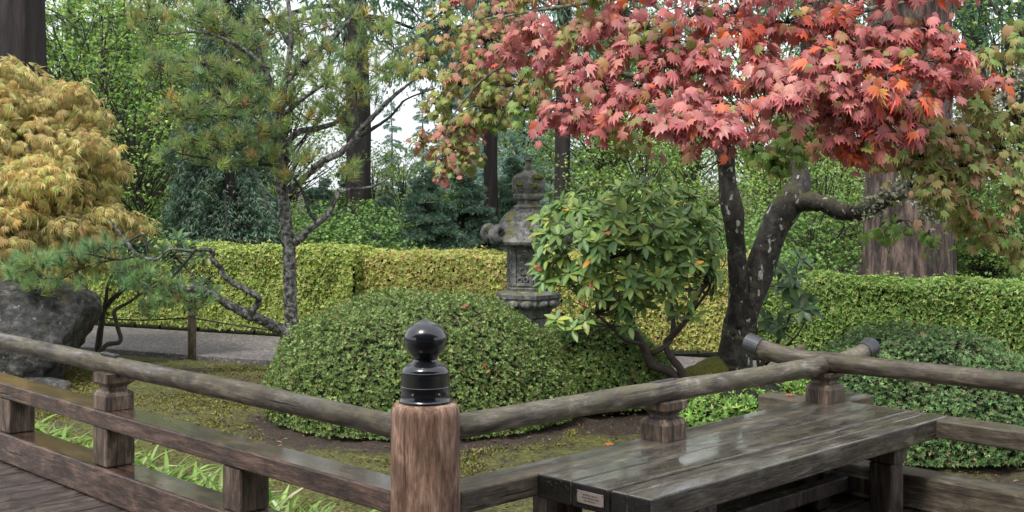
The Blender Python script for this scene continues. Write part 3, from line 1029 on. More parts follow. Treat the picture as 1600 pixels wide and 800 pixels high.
yl = [((0.413, 0.5, 0.108), 5), ((0.321, 0.431, 0.086), 4), ((0.504, 0.556, 0.173), 3), ((0.481, 0.418, 0.144), 1), ((0.195, 0.305, 0.064), 2)]
ym = [((0.526, 0.536, 0.152), 5), ((0.435, 0.48, 0.118), 4), ((0.572, 0.493, 0.18), 3), ((0.321, 0.399, 0.083), 2), ((0.594, 0.412, 0.194), 1)]
gr = [((0.177, 0.301, 0.06), 5), ((0.248, 0.372, 0.082), 4), ((0.33, 0.424, 0.109), 2), ((0.118, 0.218, 0.043), 3), ((0.424, 0.462, 0.143), 1)]
hf = resample(HEDGE_FRONT, 0.05)
cut = lambda x0, x1: hf[(hf[:, 0] >= x0) & (hf[:, 0] <= x1)][::10]
hedge("hedge", "long yellow-green clipped hedge running along the gravel path beside the bollard", cut(-8.3, -1.62), 0.7, 0.765, lambda p: yl, 4300, 0.029)
hedge("hedge", "golden clipped hedge behind the stone lantern", cut(-2.1, 2.95), 0.7, 0.73, lambda p: ym, 4300, 0.029, 0.12)
hedge("hedge", "green clipped hedge standing in front of the thick rough-barked trunk", cut(2.62, 6.6), 0.72, 0.575, lambda p: gr, 5000, 0.026)

def mound(name, label, spec, palette, density, leaf, tpl, seed, power=2.3, gloss=False, sparse=0.0):
    cx, cy, rx, ry, h = spec
    root = thing(name, label, "shrub", (cx, cy, GROUND))
    area = 2 * math.pi * (rx + ry) / 2 * h * 0.9
    n = int(area * density)
    u = randu(n * 2)
    u = u[(u[:, 2] > -0.12) & ((u[:, 1] < 0.25) | (rng.random(len(u)) < 0.4))][:n]
    n = len(u)
    k = (np.abs(u) ** power).sum(1) ** (-1 / power)
    q = u * k[:, None]
    z0 = 0.10
    S = np.array((rx, ry, h - z0))
    p = q * S
    N3 = norm(np.sign(q) * np.abs(q) ** (power - 1) / S)
    bp = 0.03 * make_noise(seed, 2.4)(p) + 0.022 * make_noise(seed + 1, 8)(p) + 0.02 * make_noise(seed + 2, 22)(p)
    p = p + N3 * (bp - np.abs(rng.normal(size=n)) * 0.062 + 0.018 + (rng.random(n) < 0.03) * 0.035)[:, None] + np.array((cx, cy, GROUND + z0))
    p[:, 2] = np.maximum(p[:, 2], GROUND + 0.05)
    dirs = norm(N3 + rng.normal(size=(n, 3)) * 0.42 + np.array((0, 0, 0.35)))
    col = pick(palette, n, 0.2)
    part("foliage", scatter(tpl, along(dirs), p, leaf * rng.uniform(0.65, 1.3, n), col), M_leaf_gloss if gloss else M_leaf, root, kind="stuff")
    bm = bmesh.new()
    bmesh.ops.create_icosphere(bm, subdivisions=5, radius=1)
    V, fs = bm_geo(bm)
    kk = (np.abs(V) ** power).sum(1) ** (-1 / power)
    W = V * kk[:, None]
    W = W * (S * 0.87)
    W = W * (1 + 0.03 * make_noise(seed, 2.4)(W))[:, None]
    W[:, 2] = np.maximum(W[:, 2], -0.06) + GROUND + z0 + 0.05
    part("shaded_twig_mass", (W + np.array((cx, cy, 0)), fs), M_core, root, True)
    st = []
    for k in range(14):
        a = rng.uniform(0, 6.283)
        b = np.array((cx + 0.3 * rx * math.cos(a), cy + 0.3 * ry * math.sin(a), GROUND - 0.02))
        e = np.array((cx + 0.8 * rx * math.cos(a), cy + 0.8 * ry * math.sin(a), GROUND + 0.22))
        st.append(tube(spline([b, (b + e) / 2 + np.array((0, 0, 0.06)), e], 4), np.linspace(0.018, 0.008, 9), 6, 0.05))
    part("stems", merge(st), M_bark_rhodo, root, kind="stuff")
    return root

T_az = spray(5, 0.40, 52, 5)
az = [((0.207, 0.298, 0.082), 5), ((0.145, 0.222, 0.059), 4), ((0.324, 0.421, 0.144), 3), ((0.097, 0.152, 0.04), 2), ((0.236, 0.183, 0.086), 0.7)]
az2 = [((0.22, 0.329, 0.088), 5), ((0.156, 0.245, 0.066), 4), ((0.329, 0.443, 0.132), 2), ((0.275, 0.188, 0.088), 0.6)]
az3 = [((0.16, 0.271, 0.096), 5), ((0.103, 0.191, 0.072), 4), ((0.255, 0.359, 0.152), 2), ((0.319, 0.239, 0.128), 0.7)]
az4 = [((0.224, 0.378, 0.077), 5), ((0.154, 0.28, 0.063), 4), ((0.336, 0.476, 0.126), 2)]
mound("clipped_shrub", "big rounded clipped shrub behind the corner post", MOUNDS[0], az, 5200, 0.0245, T_az, 21, 2.12)
mound("clipped_shrub", "smaller clipped shrub tucked between the big rounded shrub and the rhododendron stems", MOUNDS[1], az2, 5600, 0.027, T_az, 31, 2.1)
mound("clipped_shrub", "dark glossy rounded shrub between the mossy railing and the green hedge", MOUNDS[2], az3, 4000, 0.0275, T_az, 41, 2.2, True)
mound("clipped_shrub", "low bright green shrub under the log handrail at the maple's foot", MOUNDS[3], az4, 2600, 0.042, T_az, 51, 2.1, True)

# ------------------------------------------------------------------ single leaves as parts, the rest as one part
def leaves_on(root, tpls, M, pos, scale, col, mat_obj, mat_joint, name="leaf", limit=300):
    px = 800 + F * pos[:, 0] / pos[:, 1]
    py = HOR + F * (EYE - pos[:, 2]) / pos[:, 1]
    size = scale / pos[:, 1]
    seen = (px > 5) & (px < 1595) & (py > 5) & (py < 795)
    order = np.argsort(-(size * seen))
    big, rest = order[:limit], order[limit:]
    meshes = [mesh_data(name, t[0], t[1], mat_obj, True, t[2] if len(t) > 2 else np.ones((len(t[0]), 3))) for t in tpls]
    base = np.array(root.location)
    which = rng.integers(0, len(tpls), len(pos))
    for i in big:
        o = link(name, meshes[which[i]], root)
        m4 = np.eye(4)
        m4[:3, :3] = M[i] * scale[i]
        m4[:3, 3] = pos[i] - base
        o.matrix_basis = Matrix(m4.tolist())
        o.color = (*col[i], 1)
    geos = []
    for k, t in enumerate(tpls):
        j = rest[which[rest] == k]
        if len(j):
            geos.append(scatter(t, M[j], pos[j], scale[j], col[j]))
    if geos:
        part("foliage", merge(geos), mat_joint, root, True, "stuff")

# ------------------------------------------------------------------ rhododendrons
T_rh = [leaf_oval(0.42, 5, 0.10), leaf_oval(0.46, 5, 0.22), leaf_oval(0.38, 5, 0.03)]

def whorls(pos, out, per, length, palette, tilt=0.25):
    Ms, ps, sc = [], [], []
    for p, o in zip(pos, out):
        n = rng.integers(per[0], per[1] + 1)
        o = norm(o)
        h = norm(np.cross(o, (0.31, 0.2, 0.93)))
        g = np.cross(o, h)
        a0 = rng.uniform(0, 6.28)
        for k in range(n):
            a = a0 + 6.283 * k / n + rng.normal() * 0.22
            el = rng.normal(tilt, 0.25)
            d = (math.cos(a) * h + math.sin(a) * g) * math.cos(el) + o * math.sin(el) + np.array((0, 0, -0.08 + rng.normal() * 0.14))
            Ms.append(frames(d[None], (o + np.array((0, 0, 0.8)))[None])[0])
            ps.append(p + norm(d) * 0.012)
            sc.append(length * rng.uniform(0.7, 1.15))
    n = len(ps)
    return np.array(Ms), np.array(ps), np.array(sc), pick(palette, n, 0.16)

rh_pal = [((0.172, 0.275, 0.073), 6), ((0.119, 0.204, 0.058), 5), ((0.238, 0.341, 0.087), 4), ((0.345, 0.408, 0.097), 1.2), ((0.653, 0.419, 0.068), 0.16), ((0.451, 0.143, 0.068), 0.12), ((0.143, 0.253, 0.097), 3)]

RD = 10.4
rb = P(1062, 612, RD)
rb[2] = GROUND
rho = thing("rhododendron", "leafy rhododendron bush with bare twisted stems in front of the stone lantern", "shrub", rb)
stems = [[(1066, 662, RD, 0.045), (1055, 590, RD, 0.042), (1020, 570, RD, 0.040), (1008, 545, RD, 0.036), (992, 520, RD, 0.032), (985, 498, RD, 0.028), (968, 470, RD - 0.1, 0.022), (930, 440, RD - 0.2, 0.015), (895, 420, RD - 0.3, 0.009)],
         [(1072, 662, RD, 0.038), (1068, 590, RD, 0.035), (1050, 560, RD, 0.032), (1040, 538, RD + 0.1, 0.028), (1055, 520, RD + 0.1, 0.026), (1075, 495, RD + 0.1, 0.022), (1095, 455, RD + 0.2, 0.018), (1120, 430, RD + 0.2, 0.010)],
         [(1018, 553, RD, 0.026), (1045, 535, RD + 0.1, 0.024), (1052, 505, RD + 0.2, 0.022), (1045, 450, RD + 0.3, 0.018), (1046, 412, RD + 0.3, 0.013), (1030, 360, RD + 0.2, 0.008)],
         [(1005, 538, RD, 0.018), (975, 530, RD - 0.2, 0.015), (955, 510, RD - 0.3, 0.011), (930, 490, RD - 0.4, 0.008)],
         [(985, 500, RD, 0.018), (975, 440, RD - 0.2, 0.014), (960, 400, RD - 0.3, 0.010), (935, 370, RD - 0.3, 0.007)],
         [(1078, 492, RD, 0.014), (1095, 470, RD - 0.1, 0.012), (1110, 440, RD - 0.1, 0.010), (1090, 390, RD, 0.007), (1070, 350, RD, 0.005)],
         [(1050, 420, RD + 0.3, 0.011), (1000, 400, RD + 0.1, 0.009), (960, 350, RD, 0.007), (900, 335, RD, 0.005)]]
for s in stems:
    part("stem", limb(s, 6, 9, 0.06, 0.05), M_bark_rhodo, rho, True)
tips, outs = [], []
cen = P(985, 400, RD)
while len(tips) < 240:
    px, py = rng.uniform(840, 1125), rng.uniform(285, 520)
    e = ((px - 988) / 156) ** 2 + ((py - 393) / 114) ** 2
    lowright = px > 985 and py > 465
    if e > 1.0 or lowright and rng.random() < 0.8 or (py > 430 and rng.random() < 0.35):
        continue
    dd = RD + rng.choice((-1, 1), p=(0.72, 0.28)) * 0.75 * math.sqrt(max(0, 1 - e)) * rng.uniform(0.55, 1.0)
    p = P(px, py, dd)
    tips.append(p)
    outs.append(norm(p - cen) + np.array((0, -0.35, 0.55)))
tips += [P(870, 500, RD - 0.5), P(895, 515, RD - 0.55), P(915, 500, RD - 0.5), P(985, 510, RD - 0.4), P(1085, 495, RD - 0.3), P(848, 440, RD - 0.3), P(850, 380, RD - 0.3), P(845, 340, RD - 0.2)]
outs += [np.array((-0.3, -0.5, 0.3))] * 8
leaves_on(rho, T_rh, *whorls(tips, outs, (6, 9), 0.118, rh_pal), M_leaf_gloss_obj, M_leaf_gloss)
tw = []
nodes = np.vstack([np.array([P(a, b, d) for a, b, d, r in s[2:]]) for s in stems])
for p in tips:
    q = nodes[np.argmin(np.linalg.norm(nodes - p, axis=1) + 0.4 * (nodes[:, 2] > p[2]))]
    m = (p + q) / 2 + rng.normal(size=3) * 0.03 - np.array((0, 0, 0.04))
    tw.append(tube(spline([q, m, p], 4), np.linspace(0.007, 0.0035, 9), 5, 0.05))
part("twigs", merge(tw), M_bark_rhodo, rho, True, "stuff")

def small_rhodo(label, base, box_px, d, n, stems_, length, hgt, pal):
    b = np.array(base, dtype=float)
    root = thing("rhododendron", label, "shrub", b)
    x0, x1, y0, y1 = box_px
    tips = [P(rng.uniform(x0, x1), rng.uniform(y0, y1), d + rng.uniform(-0.35, 0.35)) for _ in range(n)]
    outs = [norm(rng.normal(size=3)) * 0.6 + np.array((0, -0.5, 0.6)) for _ in range(n)]
    for s in stems_:
        part("stem", limb(s, 6, 8, 0.06, 0.05), M_bark_rhodo, root, True)
    nd = np.vstack([np.array([P(a, c_, d_) for a, c_, d_, r in s[1:]]) for s in stems_])
    tw_ = []
    for p in tips:
        q = nd[np.argmin(np.linalg.norm(nd - p, axis=1))]
        tw_.append(tube(spline([q, (p + q) / 2 + rng.normal(size=3) * 0.03, p], 4), np.linspace(0.007, 0.0035, 9), 5, 0.05))
    part("twigs", merge(tw_), M_bark_rhodo, root, True, "stuff")
    leaves_on(root, T_rh, *whorls(tips, outs, (6, 8), length, pal), M_leaf_gloss_obj, M_leaf_gloss, limit=120)
    return root

rh2 = [((0.085, 0.16, 0.06), 5), ((0.13, 0.21, 0.075), 3), ((0.06, 0.12, 0.05), 3), ((0.5, 0.33, 0.06), 0.15)]
bb = P(1195, 560, 11.3)
bb[2] = GROUND
small_rhodo("small rhododendron with thin dark stems behind the maple trunk", bb, (1180, 1265, 395, 520), 11.3, 24,
            [[(1195, 625, 11.3, 0.025), (1190, 570, 11.3, 0.022), (1215, 535, 11.3, 0.016), (1235, 490, 11.3, 0.010), (1245, 430, 11.3, 0.006)],
             [(1195, 570, 11.3, 0.016), (1240, 530, 11.2, 0.010), (1260, 500, 11.2, 0.006)],
             [(1190, 600, 11.3, 0.02), (1180, 520, 11.4, 0.012), (1195, 450, 11.4, 0.007)]], 0.135, 1.0, rh2)
bb = P(165, 560, 13.6)
bb[2] = GROUND
rh3 = [((0.10, 0.20, 0.085), 5), ((0.15, 0.26, 0.12), 3), ((0.075, 0.15, 0.07), 3), ((0.22, 0.30, 0.12), 1.5)]
small_rhodo("rhododendron with crooked mossy stems leaning out from behind the boulder", bb, (190, 335, 365, 470), 13.7, 46,
            [[(148, 566, 13.0, 0.024), (165, 540, 13.1, 0.026), (188, 533, 13.2, 0.024), (182, 505, 13.3, 0.022), (180, 485, 13.4, 0.02), (205, 470, 13.5, 0.017), (245, 440, 13.6, 0.010)],
             [(150, 566, 13.6, 0.04), (158, 510, 13.6, 0.035), (165, 480, 13.6, 0.03), (190, 455, 13.6, 0.022), (225, 430, 13.6, 0.014), (270, 400, 13.7, 0.008)],
             [(156, 520, 13.6, 0.028), (165, 470, 13.6, 0.022), (175, 430, 13.7, 0.015), (210, 390, 13.7, 0.009)],
             [(155, 500, 13.6, 0.026), (130, 460, 13.6, 0.02), (118, 435, 13.6, 0.018), (140, 400, 13.6, 0.01)]], 0.13, 1.2, rh3)

# ------------------------------------------------------------------ red maple
MD = 10.8
mb = P(1147, 632, MD)
mb[2] = GROUND
maple = thing("maple_tree", "spreading maple with pink-red leaves and dark lichen-spotted forked trunk", "tree", mb)
trunk = [[(1135, 640, MD, 0.24), (1142, 600, MD, 0.19), (1146, 560, MD, 0.155), (1152, 520, MD, 0.14), (1165, 480, MD, 0.13), (1180, 440, MD, 0.122), (1195, 395, MD, 0.118), (1212, 350, MD, 0.118), (1236, 312, MD, 0.12), (1250, 285, MD + 0.1, 0.09), (1240, 240, MD + 0.2, 0.075), (1235, 180, MD + 0.3, 0.06), (1260, 110, MD + 0.2, 0.045), (1275, 20, MD, 0.03), (1285, -60, MD, 0.015)]]
part("trunk", limb(trunk[0], 14, 32, 0.008, 0.01, 0.10), M_bark_maple, maple, True)
part("branch", limb([(1150, 530, MD, 0.115), (1152, 490, MD - 0.05, 0.10), (1153, 450, MD - 0.1, 0.085), (1150, 400, MD - 0.15, 0.083), (1146, 340, MD - 0.2, 0.085), (1137, 290, MD - 0.2, 0.08), (1132, 240, MD - 0.25, 0.075), (1122, 180, MD - 0.3, 0.065), (1115, 110, MD - 0.4, 0.05), (1095, 40, MD - 0.5, 0.035), (1080, -40, MD - 0.6, 0.02)], 14, 28, 0.008, 0.01, 0.10), M_bark_maple, maple, True)
part("branch", limb([(1225, 325, MD, 0.085), (1255, 316, MD - 0.1, 0.078), (1285, 318, MD - 0.2, 0.074), (1315, 330, MD - 0.3, 0.072), (1345, 332, MD - 0.35, 0.07), (1372, 318, MD - 0.4, 0.068), (1400, 300, MD - 0.4, 0.06)], 14, 24, 0.01, 0.012, 0.12), M_bark_maple, maple, True)
part("branch", limb([(1390, 306, MD - 0.4, 0.066), (1420, 285, MD - 0.4, 0.06), (1440, 255, MD - 0.4, 0.05), (1480, 225, MD - 0.4, 0.045), (1510, 180, MD - 0.5, 0.04), (1570, 150, MD - 0.5, 0.035), (1640, 60, MD - 0.6, 0.02)], 8, 12, 0.12, 0.08), M_bark_lichen, maple, True)
for s in ([(1405, 297, MD - 0.4, 0.03), (1440, 310, MD - 0.6, 0.022), (1465, 330, MD - 0.7, 0.018), (1480, 320, MD - 0.7, 0.012)],
          [(1430, 280, MD - 0.4, 0.02), (1400, 260, MD - 0.7, 0.014), (1370, 235, MD - 0.9, 0.010), (1345, 225, MD - 1, 0.006)],
          [(1240, 230, MD + 0.2, 0.05), (1290, 170, MD - 0.2, 0.035), (1340, 120, MD - 0.6, 0.025), (1400, 60, MD - 1.0, 0.014)],
          [(1235, 180, MD + 0.3, 0.045), (1190, 120, MD, 0.03), (1170, 60, MD - 0.4, 0.02), (1150, 0, MD - 0.6, 0.01)],
          [(1125, 190, MD - 0.3, 0.05), (1060, 140, MD - 0.4, 0.035), (990, 120, MD - 0.6, 0.026), (920, 110, MD - 0.8, 0.016), (860, 130, MD - 0.9, 0.01)],
          [(1118, 130, MD - 0.4, 0.045), (1030, 55, MD - 0.2, 0.034), (940, 45, MD, 0.026), (850, 70, MD + 0.2, 0.018), (760, 120, MD + 0.3, 0.012), (700, 190, MD + 0.3, 0.006)],
          [(1100, 60, MD - 0.5, 0.03), (1000, 0, MD, 0.022), (880, 10, MD + 0.3, 0.016), (760, 30, MD + 0.6, 0.008)],
          [(1270, 60, MD + 0.1, 0.035), (1340, 20, MD, 0.025), (1430, 0, MD - 0.3, 0.015)],
          [(1500, 190, MD - 0.5, 0.03), (1540, 220, MD - 0.7, 0.02), (1580, 270, MD - 0.8, 0.012), (1600, 330, MD - 0.8, 0.006)],
          [(850, 70, MD + 0.2, 0.014), (800, 150, MD, 0.010), (775, 200, MD, 0.006)],
          [(1060, 140, MD - 0.4, 0.025), (1090, 190, MD - 1.2, 0.016), (1140, 215, MD - 1.9, 0.008)]):
    part("branch", limb(s, 6, 9, 0.07, 0.06), M_bark_lichen if s[0][3] > 0.028 else M_twig_dark, maple, True)

PINK = [((0.595, 0.164, 0.176), 6), ((0.485, 0.122, 0.136), 4), ((0.661, 0.233, 0.211), 3), ((0.706, 0.148, 0.081), 0.5), ((0.441, 0.201, 0.101), 0.9), ((0.309, 0.254, 0.081), 0.4)]
REDD = [((0.522, 0.124, 0.131), 5), ((0.408, 0.097, 0.105), 4), ((0.794, 0.13, 0.063), 1.0), ((0.431, 0.194, 0.084), 1.5), ((0.612, 0.184, 0.189), 3.5), ((0.284, 0.238, 0.073), 0.8)]
FIRE = [((0.72, 0.14, 0.05), 4), ((0.62, 0.09, 0.06), 3), ((0.66, 0.24, 0.06), 0.7), ((0.50, 0.15, 0.15), 4)]
MIXD = [((0.484, 0.22, 0.143), 5), ((0.33, 0.275, 0.088), 4), ((0.572, 0.187, 0.165), 3), ((0.264, 0.297, 0.077), 3)]
OLIV = [((0.325, 0.299, 0.085), 5), ((0.26, 0.305, 0.078), 4), ((0.442, 0.286, 0.13), 3), ((0.52, 0.221, 0.13), 0.9)]
GREE = [((0.25, 0.325, 0.069), 5), ((0.188, 0.275, 0.062), 4), ((0.325, 0.312, 0.088), 2)]
BRON = [((0.378, 0.28, 0.112), 5), ((0.308, 0.301, 0.098), 4), ((0.504, 0.252, 0.154), 3), ((0.238, 0.28, 0.084), 2)]
boughs = [  # px, py, depth, half width px, half height px, leaves, palette, leaf size
    (700, 40, 12.0, 55, 40, 70, OLIV, 0.085), (760, 60, 11.5, 50, 35, 60, MIXD, 0.09), (780, 20, 11.6, 60, 25, 60, MIXD, 0.09), (745, 95, 11.4, 55, 30, 60, MIXD, 0.09),
    (720, 130, 11.6, 45, 30, 55, OLIV, 0.085), (790, 130, 11.2, 50, 25, 55, OLIV, 0.09), (760, 165, 11.2, 50, 22, 50, OLIV, 0.085), (715, 195, 11.3, 45, 25, 60, MIXD, 0.08),
    (700, 240, 11.2, 34, 25, 42, MIXD, 0.078), (690, 275, 11.2, 14, 12, 9, PINK, 0.07), (770, 185, 11.3, 26, 18, 20, GREE, 0.08),
    (830, 40, 10.6, 55, 30, 60, PINK, 0.095), (800, 75, 10.8, 45, 25, 42, PINK, 0.09), (880, 70, 10.0, 50, 30, 50, PINK, 0.10), (850, 105, 10.2, 45, 25, 38, MIXD, 0.10), (920, 40, 9.8, 55, 30, 50, MIXD, 0.10),
    (920, 105, 9.4, 48, 26, 44, PINK, 0.105), (950, 140, 9.2, 50, 24, 42, PINK, 0.105), (885, 160, 9.1, 45, 20, 34, PINK, 0.105), (905, 178, 9.0, 30, 10, 14, PINK, 0.105), (843, 188, 8.8, 13, 8, 5, PINK, 0.105), (985, 75, 9.2, 45, 30, 42, PINK, 0.105),
    (970, 20, 9.6, 60, 25, 50, PINK, 0.10), (1010, 45, 9.2, 45, 20, 30, OLIV, 0.10), (1040, 100, 8.8, 45, 28, 40, REDD, 0.105), (1000, 130, 8.8, 45, 25, 34, REDD, 0.105), (1010, 175, 8.6, 40, 14, 24, PINK, 0.105),
    (960, 172, 8.8, 22, 12, 11, PINK, 0.105), (965, 197, 9.6, 34, 16, 22, OLIV, 0.09), (1055, 60, 9.0, 45, 25, 34, REDD, 0.10), (1080, 20, 9.2, 60, 22, 42, REDD, 0.10), (1100, 85, 8.8, 45, 25, 34, REDD, 0.105),
    (1075, 150, 8.3, 42, 18, 30, PINK, 0.105), (1090, 185, 8.0, 42, 16, 32, PINK, 0.105), (1135, 200, 8.0, 34, 16, 26, PINK, 0.105), (1062, 185, 8.0, 34, 14, 22, PINK, 0.105), (1150, 165, 8.2, 40, 16, 26, PINK, 0.105),
    (1160, 45, 8.8, 42, 18, 26, FIRE, 0.105), (1150, 15, 9.2, 60, 18, 36, REDD, 0.10), (1120, 125, 8.8, 45, 20, 28, REDD, 0.10), (1190, 75, 8.8, 40, 18, 26, REDD, 0.105), (1230, 30, 9.0, 60, 28, 46, REDD, 0.10),
    (1200, 110, 8.4, 42, 20, 34, PINK, 0.105), (1240, 130, 8.2, 45, 20, 38, PINK, 0.105), (1215, 150, 8.2, 40, 12, 22, PINK, 0.105), (1280, 90, 8.4, 48, 26, 42, REDD, 0.105), (1300, 125, 8.2, 45, 22, 40, PINK, 0.105), (1190, 200, 8.6, 22, 10, 9, PINK, 0.105),
    (1320, 50, 8.8, 50, 30, 46, REDD, 0.10), (1290, 20, 9.0, 50, 20, 34, REDD, 0.10), (1310, 15, 8.8, 30, 15, 14, FIRE, 0.10), (1350, 90, 8.2, 42, 24, 34, REDD, 0.105), (1385, 122, 8.0, 34, 16, 24, FIRE, 0.105), (1345, 150, 8.2, 42, 20, 34, PINK, 0.105),
    (1300, 165, 8.4, 34, 16, 24, REDD, 0.10), (1330, 200, 8.3, 40, 20, 32, REDD, 0.10), (1330, 228, 8.3, 20, 16, 14, FIRE, 0.10), (1380, 190, 8.2, 36, 24, 32, REDD, 0.10), (1425, 195, 8.2, 26, 26, 24, REDD, 0.10), (1420, 150, 8.2, 36, 20, 28, REDD, 0.10),
    (1390, 40, 8.8, 50, 28, 44, REDD, 0.10), (1450, 40, 8.8, 50, 32, 46, REDD, 0.10), (1440, 95, 8.4, 42, 24, 36, REDD, 0.10), (1490, 80, 8.6, 34, 28, 32, REDD, 0.10), (1510, 110, 8.8, 30, 22, 22, REDD, 0.095), (1445, 155, 8.2, 14, 14, 8, FIRE, 0.10),
    (1560, 120, 9.0, 28, 12, 11, FIRE, 0.085), (1540, 85, 9.4, 22, 16, 12, BRON, 0.09),
    (1240, 180, 9.6, 42, 20, 40, OLIV, 0.09), (1270, 200, 9.6, 42, 22, 42, OLIV, 0.09), (1235, 225, 9.4, 40, 25, 44, GREE, 0.085), (1215, 255, 9.4, 20, 22, 20, GREE, 0.085), (1180, 235, 9.8, 24, 18, 18, GREE, 0.085), (1280, 150, 9.8, 40, 16, 26, OLIV, 0.09),
    (1440, 240, 9.0, 40, 28, 44, BRON, 0.09), (1490, 210, 9.0, 48, 28, 50, BRON, 0.09), (1460, 285, 8.8, 34, 24, 36, BRON, 0.09), (1540, 190, 9.2, 42, 28, 42, BRON, 0.09), (1510, 255, 9.0, 42, 25, 40, BRON, 0.09), (1565, 240, 9.2, 40, 30, 42, BRON, 0.09),
    (1590, 180, 9.2, 30, 35, 32, BRON, 0.09), (1520, 330, 9.4, 42, 24, 38, OLIV, 0.085), (1560, 360, 9.4, 40, 24, 38, OLIV, 0.085), (1590, 300, 9.2, 28, 35, 30, BRON, 0.085), (1595, 395, 9.4, 22, 20, 16, BRON, 0.085), (1510, 365, 9.6, 24, 20, 18, GREE, 0.08),
    (1400, 345, 9.6, 38, 12, 22, GREE, 0.08), (1370, 365, 9.7, 24, 8, 10, GREE, 0.08), (1380, 240, 9.2, 30, 24, 22, OLIV, 0.085), (1455, 365, 9.7, 22, 12, 11, GREE, 0.08), (1600, 60, 9.2, 40, 40, 30, BRON, 0.09)]
boughs += [(1400, 232, 9.0, 34, 22, 26, BRON, 0.09), (1455, 205, 8.8, 34, 20, 26, BRON, 0.09), (1362, 215, 8.6, 26, 18, 12, REDD, 0.09), (1490, 275, 9.0, 34, 22, 26, BRON, 0.088), (1500, 315, 9.2, 32, 20, 22, OLIV, 0.085),
           (1470, 130, 8.6, 34, 20, 24, REDD, 0.095), (1400, 85, 8.6, 34, 20, 22, REDD, 0.095), (1525, 150, 9.0, 30, 20, 20, BRON, 0.09), (990, 215, 9.8, 26, 14, 14, OLIV, 0.085), (1030, 205, 8.8, 14, 10, 5, PINK, 0.09),
           (1085, 222, 8.2, 12, 8, 4, PINK, 0.095), (1140, 226, 8.0, 12, 8, 4, PINK, 0.10), (935, 196, 9.0, 14, 8, 5, PINK, 0.095), (870, 200, 9.2, 10, 8, 3, PINK, 0.09), (1285, 222, 8.8, 24, 14, 12, MIXD, 0.09), (1350, 250, 8.6, 14, 12, 6, REDD, 0.09),
           (665, 95, 12.0, 30, 26, 30, OLIV, 0.08), (680, 160, 11.8, 30, 22, 28, OLIV, 0.08), (660, 215, 11.6, 22, 16, 16, MIXD, 0.075), (735, 230, 11.2, 24, 18, 22, OLIV, 0.078), (830, 140, 10.6, 30, 20, 24, OLIV, 0.09), (820, 165, 10.8, 26, 14, 16, GREE, 0.085)]
boughs += [(px, -32, 9.6 - 0.8 * ((px // 90) % 2), 62, 26, 38, MIXD if px < 1000 else REDD, 0.095) for px in range(760, 1560, 90)]
M_, p_, s_, c_ = [], [], [], []
twig_geo = []
for bx, by, bd, hw, hh, n, pal, ls in boughs:
    cen = P(bx, by, bd)
    wx, wz = hw * bd / F, hh * bd / F
    n = int(n * (1.85 if pal in (BRON, OLIV) else 1.65))
    o = randu(n) * rng.uniform(0.25, 1.0, (n, 1)) ** 0.5
    off = o * np.array((wx, wx * 0.9, wz))
    off[:, 2] -= 0.35 * (off[:, 0] ** 2 + off[:, 1] ** 2) / max(wx, 0.05)      # each spray domes and droops outward
    off[:, 2] -= rng.exponential(0.035, n) * (rng.random(n) < 0.5)
    pos = cen + off
    d = norm(np.column_stack([off[:, :2], np.zeros(n)])) * 0.9 + rng.normal(size=(n, 3)) * 0.42 + np.array((0, -0.3, -0.75))
    nn = np.column_stack([off[:, :2] * 1.2, np.full(n, 0.8)]) + np.array((0, -0.35, 0)) + rng.normal(size=(n, 3)) * 0.42
    M_.append(frames(d, nn))
    p_.append(pos)
    s_.append(ls * 0.76 * rng.uniform(0.5, 1.25, n))
    c_.append(pick(pal, n, 0.13))
    for q in pos[::5]:
        twig_geo.append(tube(spline([cen + np.array((0, 0.05, -0.02)), (cen + q) / 2 + np.array((0, 0, 0.03)), q], 3), np.linspace(0.006, 0.0025, 7), 4, 0))
leaves_on(maple, [leaf_palm(9, 125, 0.66, 0.7, 1), leaf_palm(11, 118, 0.70, 1.0, 2), leaf_palm(11, 132, 0.68, 0.55, 3), leaf_palm(9, 100, 0.66, 1.25, 4)], np.concatenate(M_), np.concatenate(p_), np.concatenate(s_), np.concatenate(c_), M_leaf_obj, M_leaf_red)
part("twigs", merge(twig_geo), M_twig_dark, maple, True, "stuff")
lich = []
for s in ([(1335, 335, MD - 0.35), (1372, 318, MD - 0.4), (1400, 302, MD - 0.4), (1420, 285, MD - 0.4), (1440, 255, MD - 0.4)], [(1440, 255, MD - 0.4), (1480, 225, MD - 0.4), (1510, 180, MD - 0.5), (1570, 150, MD - 0.5), (1640, 60, MD - 0.6)],
          [(1440, 310, MD - 0.6), (1465, 330, MD - 0.7), (1480, 320, MD - 0.7)], [(1118, 110, MD - 0.4), (1050, 75, MD - 0.3), (960, 50, MD)], [(1240, 230, MD + 0.2), (1290, 170, MD - 0.2), (1340, 120, MD - 0.6)]):
    q = spline(np.array([list(P(*r)) for r in s]), 60)
    q = q[rng.integers(0, len(q), 620)] + rng.normal(size=(620, 3)) * np.array((0.045, 0.045, 0.05))
    lich.append(scatter(spray(4, 0.5, 50, 14), along(rng.normal(size=(620, 3))), q, rng.uniform(0.02, 0.045, 620), pick([((0.36, 0.38, 0.27), 5), ((0.26, 0.29, 0.19), 4), ((0.46, 0.47, 0.36), 2)], 620, 0.15)))
part("lichen", merge(lich), M_leaf, maple, False, "stuff")
cushion("root_moss", (-0.28, -0.08, 0.12), 0.26, maple, 5, 1.0, M_moss)

